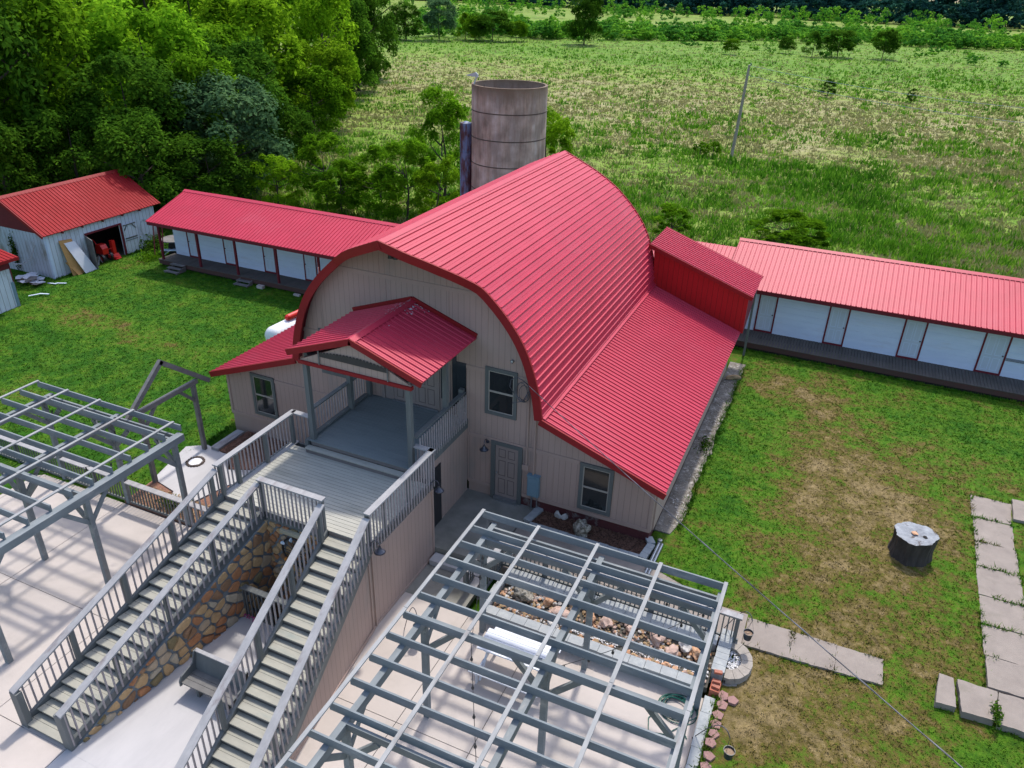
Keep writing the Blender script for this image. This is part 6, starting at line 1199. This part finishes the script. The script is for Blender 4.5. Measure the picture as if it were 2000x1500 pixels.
# (label, x, y, height, radius, crown kind, leaf material, variant)
TL = [
 ('leafy tree behind the left end of the shed roof', -41.7, 15.1, 16.0, 4.2, 'broad', 'leaf_c', 0), ('tall leafy tree above the middle of the shed roof', -42.0, 19.5, 15.0, 4.6, 'broad', 'leaf_a', 1),
 ('broad dark tree overhanging the right end of the shed roof', -36.0, 21.6, 10.8, 4.2, 'dense', 'leaf_c', 2), ('blue green tree with fine foliage behind the left end of the cabin row', -31.2, 26.0, 9.2, 4.2, 'dense', 'leaf_d', 3),
 ('dark leafy tree hanging over the right corner of the shed roof', -31.6, 17.6, 7.6, 3.3, 'dense', 'leaf_c', 3), ('shaded tree behind the gap between shed and cabins', -29.5, 21.5, 5.8, 3.0, 'dense', 'leaf_c', 4),
 ('large mid green tree rising over the right end of the shed', -41.8, 29.5, 13.6, 5.4, 'broad', 'leaf_a', 4), ('bright yellow green tree towards the top left of the photo', -51, 30, 16.5, 5.6, 'broad', 'leaf_b', 5),
 ('large bright green tree with a rounded top left of the field', -45.0, 44.5, 14.4, 6.0, 'broad', 'leaf_b', 1), ('lower green tree reaching out over the field edge', -39.5, 46.5, 7.8, 3.6, 'broad', 'leaf_a', 2),
 ('tall dark rounded tree at the right end of the wood', -59.5, 84, 15.5, 5.0, 'dense', 'leaf_c', 3), ('dark tree at the far corner where the wood meets the field', -66, 97, 15, 5.5, 'dense', 'leaf_c', 4),
 ('yellow green tree lit by the sun before the dark end of the wood', -50.5, 64, 15.2, 4.6, 'broad', 'leaf_b', 0), ('very tall tree at the top of the wood, second row', -56, 49, 17.5, 6, 'broad', 'leaf_b', 3),
 ('tall dark tree at the upper left corner', -54, 24, 18, 5.5, 'dense', 'leaf_c', 5), ('tall tree in the middle of the wood at the top edge', -62, 41, 19, 6, 'broad', 'leaf_a', 0),
 ('tall tree at the top edge left of the dark end tree', -61.5, 69, 17.5, 5.8, 'broad', 'leaf_a', 5), ('leafy tree behind the shed ridge at the left edge', -47.5, 12.5, 15, 5, 'broad', 'leaf_b', 2),
 ('shaded tree low behind the shed at the left edge', -38.8, 12.8, 9.0, 3.0, 'dense', 'leaf_c', 0), ('shaded undergrowth tree behind the middle of the shed', -37.2, 17.2, 7.5, 2.8, 'dense', 'leaf_c', 1),
 ('slim tree between the shed and the blue green tree', -35.0, 27.5, 10.5, 3.4, 'broad', 'leaf_a', 3), ('dark tree behind the blue green tree', -37, 34, 11, 4.2, 'dense', 'leaf_c', 2), ('leafy tree in front of the field edge trees', -43.5, 37.5, 12, 4.5, 'broad', 'leaf_a', 1),
 ('low tree at the foot of the field edge trees', -34.0, 35.5, 6.2, 2.6, 'broad', 'leaf_c', 5), ('sunlit low tree beside the field behind the left cabins', -43.5, 54, 9.5, 3.6, 'broad', 'leaf_b', 4),
 ('tree deep in the wood behind the tall rounded tree', -72, 58, 19, 6.5, 'broad', 'leaf_c', 1), ('tree deep in the wood at the top left', -70, 33, 20, 6.5, 'dense', 'leaf_c', 2), ('dark tree beside the tall dark end tree', -55.5, 76, 13, 4.2, 'dense', 'leaf_c', 1)]
for i, (lb, x, y, h, r_, k, m_, v) in enumerate(TL): tree('deciduous_tree', lb, x, y, h, r_, k, m_, v, 'trees of the wood on the left', z=0)
rr = random.Random(31)
for i in range(26):
    y = rr.uniform(-2, 110); x = -62-.25*y-rr.uniform(0, 42) if y > 10 else -52-rr.uniform(0, 30); tree('deciduous_tree', 'leafy tree deep in the wood beyond the front row of trees', x, y, rr.uniform(15, 20), rr.uniform(5, 6.5), 'broad', rr.choice(['leaf_a', 'leaf_c', 'leaf_b']), rr.randrange(6), 'background trees of the wood', limbs=3)
SB = [('feathery young tree behind the left cabin roof, nearest the wood', -23.8, 27.2, 5.2, 2.7, 0), ('feathery young tree behind the left cabin roof, next to the silo trees', -19.3, 27.6, 4.9, 2.7, 1), ('tall feathery tree left of the silo chute', -16.2, 31.5, 8.2, 3.0, 2),
      ('feathery tree behind the right side of the silo', -10.3, 37.5, 7.2, 2.6, 3), ('low feathery shrub between the two young trees', -21.6, 26.0, 3.9, 2.3, 1), ('feathery shrub in front of the tall one by the silo', -16.6, 26.8, 5.6, 2.6, 0), ('feathery shrub at the foot of the silo chute', -13.2, 25.5, 5.2, 2.2, 3),
      ('small sumac shrub beyond the barn roof and stair box', 1.2, 32.3, 2.4, 1.7, 2), ('wide sumac shrub behind the end of the right cabin roof', 8.7, 34.4, 2.4, 3.1, 1), ('feathery shrub at the left end behind the cabin row', -26.4, 24.8, 4.2, 2.3, 3)]
for lb, x, y, h, r_, v in SB: tree('young_tree' if h > 3.5 else 'shrub', lb, x, y, h, r_, 'feather', 'leaf_a' if v != 3 else 'leaf_b', v, 'young trees and shrubs behind the cabins', limbs=8, cat='tree' if h > 3.5 else 'shrub')
FT = [('lone dark tree with bare top standing in the far field', -63.6, 198, 14.0, 5.2, 'dense', 'leaf_c', 0), ('tallest of the small dark trees in the far field at the right', 1.1, 210, 6.8, 4.4, 'broad', 'leaf_c', 1), ('dark small tree at the right of the far field row', 11.7, 212.4, 7.3, 3.6, 'broad', 'leaf_c', 2),
      ('second small dark tree from the left in the far field row', -4.7, 205, 5.8, 2.9, 'cone', 'leaf_c', 0), ('small rounded bush at the left of the far field row', -12, 213, 4.1, 2.4, 'broad', 'leaf_c', 3), ('pale small bush left of the far field row', -23.8, 198, 3.8, 2.3, 'broad', 'leaf_a', 4),
      ('little dark bush alone in the middle of the dry field', 5.0, 122.7, 2.6, 1.6, 'feather', 'leaf_c', 2), ('little bush right of the lone dark bush', 17.5, 124, 2.1, 1.0, 'feather', 'leaf_c', 1), ('group of dark trees at the left where field and wood meet', -108, 178, 9.5, 5.0, 'dense', 'leaf_c', 2), ('pale green tree beside the dark trees at the left of the far field', -101, 184, 10.5, 5.0, 'broad', 'leaf_d', 3),
      ('bright small conical tree left of centre in the far field', -97, 192, 6.5, 2.8, 'cone', 'leaf_b', 1), ('wide dark green bush in the far field left of centre', -88.5, 192, 8.0, 6.2, 'broad', 'leaf_c', 5), ('green bush left of the wide dark bush in the far field', -93, 190, 6.5, 3.6, 'broad', 'leaf_a', 0), ('green bush right of the wide dark bush in the far field', -83, 196, 5.5, 3.5, 'broad', 'leaf_a', 2)]
for lb, x, y, h, r_, k, m_, v in FT: tree('field_tree' if h > 4.5 else 'field_bush', lb, x, y, h, r_, k, m_, v, 'trees and bushes of the far field', limbs=4, cat='tree' if h > 4.5 else 'bush')
for i, (x, y, h, lb) in enumerate(((-1.9, 63, 1.7, 'dark bushy clump beside the foot of the utility pole'), (-3.1, 62.5, 1.6, 'upright dark clump left of the utility pole'))): tree('shrub', lb, x, y, h, .9, 'small', 'leaf_a', i, None, limbs=2, cat='shrub')
# climbing vine on the shed and weeds by its door
def clump(name, label, c, n, ext, leafs, m, seed, cat='plant', plane=False):
    rng = np.random.default_rng(seed); P = np.array(c)+rng.normal(0, 1, (n, 3))*np.array(ext)*.5; P[:, 2] = np.maximum(P[:, 2], c[2]-ext[2]); nr = rng.normal(0, 1, (n, 3)); nr /= np.linalg.norm(nr, axis=1)[:, None]
    t = np.cross(nr, rng.normal(0, 1, (n, 3))); t /= np.linalg.norm(t, axis=1)[:, None]; s = np.cross(nr, t); l = leafs*rng.uniform(.6, 1.3, n)[:, None]
    V = np.stack([P-t*l, P+s*l*.5, P+t*l, P-s*l*.5], 1).reshape(-1, 3)-np.array(c)*np.array([1, 1, 1]); o = npmesh(name, V, np.arange(4*n).reshape(-1, 4), [m], attrs=[('rnd', 'FACE', rng.random(n))]); o.location = c; return tag(o, label, cat)
clump('vine', 'green vine climbing the end wall of the shed', (-31.0, 7.52, 1.1), 500, (.22, .08, 1.1), .06, 'vine', 3)
clump('weed_clump', 'leafy weeds at the foot of the shed wall right of the doors', (-27.7, 14.4, .35), 900, (.7, 1.0, .45), .08, 'vine', 4); clump('weed_clump', 'weeds growing under the lower end of the left cabin roof', (-26.2, 12.6, .2), 500, (.8, .8, .3), .07, 'leaf_a', 5)
clump('weed_clump', 'small green weeds on the strip by the right wing', (8.95, 6.6, .08), 260, (.25, .7, .1), .05, 'vine', 6); clump('weed_clump', 'green weeds in the litter bed below the left staircase', (-6.6, -5.0, -.15), 260, (.6, .3, .2), .06, 'vine', 7)
clump('weed_clump', 'grass tuft between the path slabs at the lower right', (18.08, -2.7, .06), 200, (.12, .4, .1), .05, 'vine', 8)

# far thicket and forest -----------------------------------------
def mass(name, label, spots, m, nl, leaf, seed):
    rng = np.random.default_rng(seed); VV, RR = [], []
    vars_ = [crown_arrays(seed+k, nl, 14, leaf, kind='broad', zc=(.06, 1.0)) for k in range(4)]
    for i, (x, y, h, r_) in enumerate(spots):
        P, t, s, lf, asp, rnd = vars_[i % 4]; a = rng.uniform(0, 6.28); c, sn = math.cos(a), math.sin(a); Rm = np.array([[c, -sn, 0], [sn, c, 0], [0, 0, 1]]); P2 = (P*np.array([r_, r_, h]))@Rm.T+np.array([x, y, 0]); l = lf*r_
        VV.append(np.stack([P2-t*l, P2+s*l*.55, P2+t*l, P2-s*l*.55], 1).reshape(-1, 3)); RR.append(np.clip(rnd+rng.uniform(-.25, .25), 0, 1))
    V = np.concatenate(VV); o = npmesh(name, V, np.arange(len(V)).reshape(-1, 4), [m], attrs=[('rnd', 'FACE', np.concatenate(RR))]); o['kind'] = 'stuff'; o['label'] = label
rng = random.Random(77); sp = []
for i in range(760):
    x = rng.uniform(-110, 150); f = 208+(x+85)*.75 if x < -18 else 262+.28*(x+18); y = f+rng.uniform(0, 1)**1.3*62; sp.append((x, y, rng.uniform(2.2, 5.2), rng.uniform(1.8, 3.6)))
for i in range(150): y = rng.uniform(330, 440); sp.append((rng.uniform(-230, 130), y, rng.uniform(3, 9), rng.uniform(1.8, 4.0)))
for i in range(40): y = rng.uniform(205, 260); sp.append((rng.uniform(-70, 60), y, rng.uniform(1.0, 2.5), rng.uniform(1.0, 1.8)))
for i in range(60): y = rng.uniform(205, 300); sp.append((-118-(y-205)*.7+rng.uniform(0, 45), y, rng.uniform(3, 7), rng.uniform(2, 4)))
mass('thicket', 'bright green thicket of saplings across the far field', sp, 'leaf_thicket', 420, .13, 5)
sp = []
for i in range(560):
    x = rng.uniform(-420, 330); y = 470-.12*x+rng.uniform(0, 130); sp.append((x, y, rng.uniform(24, 34), rng.uniform(8, 11.5)))
for i in range(260): x = rng.uniform(-420, 330); sp.append((x, 462-.12*x+rng.uniform(-6, 8), rng.uniform(7, 12), rng.uniform(5, 8)))
for i in range(90): y = rng.uniform(120, 400); sp.append((-95-.45*y-rng.uniform(0, 60), y+40, rng.uniform(12, 20), rng.uniform(5, 8)))
mass('forest', 'dark distant forest along the top edge of the photo', sp, 'leaf_far', 420, .13, 9)
